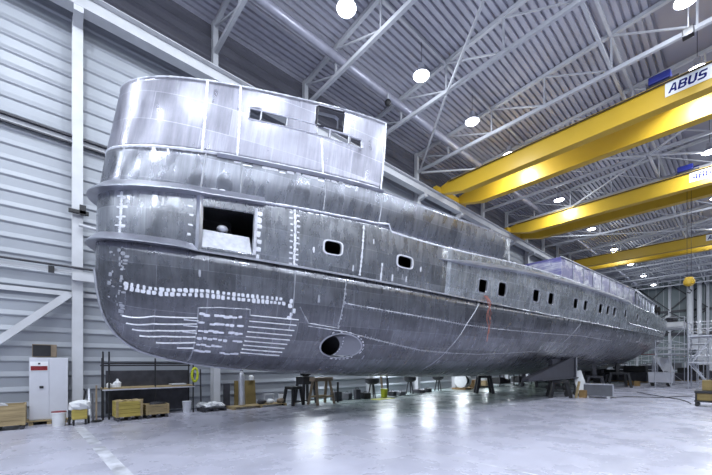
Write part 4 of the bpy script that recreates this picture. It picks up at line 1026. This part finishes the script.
scaffold((-1.9,35.8,0), 1.3, 2.6, [1.9,3.8], 'stair scaffold tower at the right edge behind the trolley', 0, True, True)
scaffold((-2.6,44.5,0), 1.2, 2.4, [1.9,3.6], 'lower scaffold tower between stern tower and right-edge stair tower', 0, True, True)
t = thing('wrapped_machine', 'white-wrapped machine on top of the stern scaffold tower', 'machine', (-4.6,45.3,5.23))
MB().box((0,0,.3), (2.1,2.2,.5)).build('wrap', 'cloth', t, bevel=.08); MB().blob((.1,0,.85), (.9,.9,.7), 10, 6, .2).build('machine', 'dark', t); MB().blob((-.2,.3,1.1), (.5,.5,.5), 9, 6, .2).build('cloth_bundle', 'cloth', t)
for i in range(9):
    y = 28.2+3.6*i; hh = 2.1+.3*(i % 3)
    t = thing('storage_rack', 'dark loaded storage rack behind the aft hull, %s from the near end' % ORD[i], 'rack', (-13.3, y, 0))
    for sx in (-.45,.45):
        for sy in (-1.3,1.3): MB().box((sx,sy,hh/2), (.07,.07,hh)).build('post', 'dark', t)
    for z in (.15,.95,1.75):
        MB().box((0,0,z), (.9,2.7,.06)).build('shelf', 'truss', t)
        MB().box((random.uniform(-.05,.05),random.uniform(-.6,-.4),z+.3), (.7,random.uniform(.9,1.3),.5)).build('load', random.choice(['dark','black','grey_plastic','green_box']), t, bevel=.03)
        if z < 1.7 or i % 2: MB().box((0,random.uniform(.5,.7),z+.22), (.6,random.uniform(.7,1.0),.36)).build('load', random.choice(['dark','black','brown','galv']), t, bevel=.03)
for i, (x, y, w_, h_) in enumerate(((-7.1,43.6,2.2,1.5),(-9.5,44.2,2.0,1.1),(-11.75,44.2,1.9,1.6),(-6.6,49.5,2.6,1.7),(-3.9,50.5,1.8,1.3),(-9.2,50.0,2.4,1.4),(-3.4,56.0,2.2,1.6),(-1.6,60.0,2.0,1.4))):
    t = thing('material_stack', 'dark covered stack of material on the floor around the stern scaffold, %s from the camera' % ORD[i], 'stack', (x,y,0))
    for s in (-1,1): MB().box((0,s*.6,.06), (w_,.12,.12)).build('bearer', 'wood', t)
    MB().box((0,0,.12+h_*.3), (w_,1.6,h_*.6)).build('lower_load', 'dark', t, bevel=.06); MB().box((.1,0,.12+h_*.8), (w_*.8,1.4,h_*.4)).build('upper_load', random.choice(['black','grey_plastic','rubber']), t, bevel=.06)
for x0, y0, x1, y1, zs, l_ in ((-5.6,42.6,-2.6,42.6,(2.0,3.1),'galvanised two-rail barrier across the front of the stern scaffold tower'),(-2.2,37.4,-2.2,43.0,(1.0,2.1),'galvanised two-rail barrier beside the stair scaffold tower')):
    t = thing('barrier_rail', l_, 'rail', ((x0+x1)/2,(y0+y1)/2,0)); hx, hy = (x1-x0)/2, (y1-y0)/2
    for z in zs: MB().tube([(-hx,-hy,z),(hx,hy,z)], .03).build('rail', 'galv', t)
    for s in (-1,1): MB().tube([(s*hx,s*hy,0),(s*hx,s*hy,zs[1]+.1)], .03).build('post', 'galv', t)
# end-wall pipes
for i, (x, r, l_) in enumerate(((-5.6,.42,'thick pale vertical pipe on the end wall, left of the pair'),(-4.5,.3,'thinner pale vertical pipe on the end wall, right of the pair'))):
    o = MB().tube([(0,0,0),(0,0,8.6)], r, 16).build('vertical_pipe', 'steel_paint', None, True); o.location = (x,78.8,6.65); tag(o, l_, 'pipe')
o = MB().box((0,0,0), (1.2,1.0,2.6)).build('wall_cabinet', 'truss', bevel=.03); o.location = (-5.2,78.9,5.35); tag(o, 'grey cabinet below the thick end-wall pipe', 'cabinet')
for i, (x, y) in enumerate(((-7.5,58),(-5.6,60),(-10.5,56))):
    t = thing('stillage', ['grey','tall grey','wide grey'][i]+' steel stillage on the floor beyond the stern', 'stillage', (x,y,0))
    MB().box((0,0,1.0), (1.8,1.2,.08)).build('tray', 'truss', t); MB().box((0,0,.4), (1.7,1.1,.6)).build('load', 'dark', t, bevel=.05); MB().box((0,0,1.5), (1.2,.9,.9)).build('load', 'grey_plastic', t, bevel=.05)
    for sx in (-1,1):
        for sy in (-1,1): MB().box((sx*.9,sy*.6,1.0), (.08,.08,2.0)).build('post', 'galv', t)
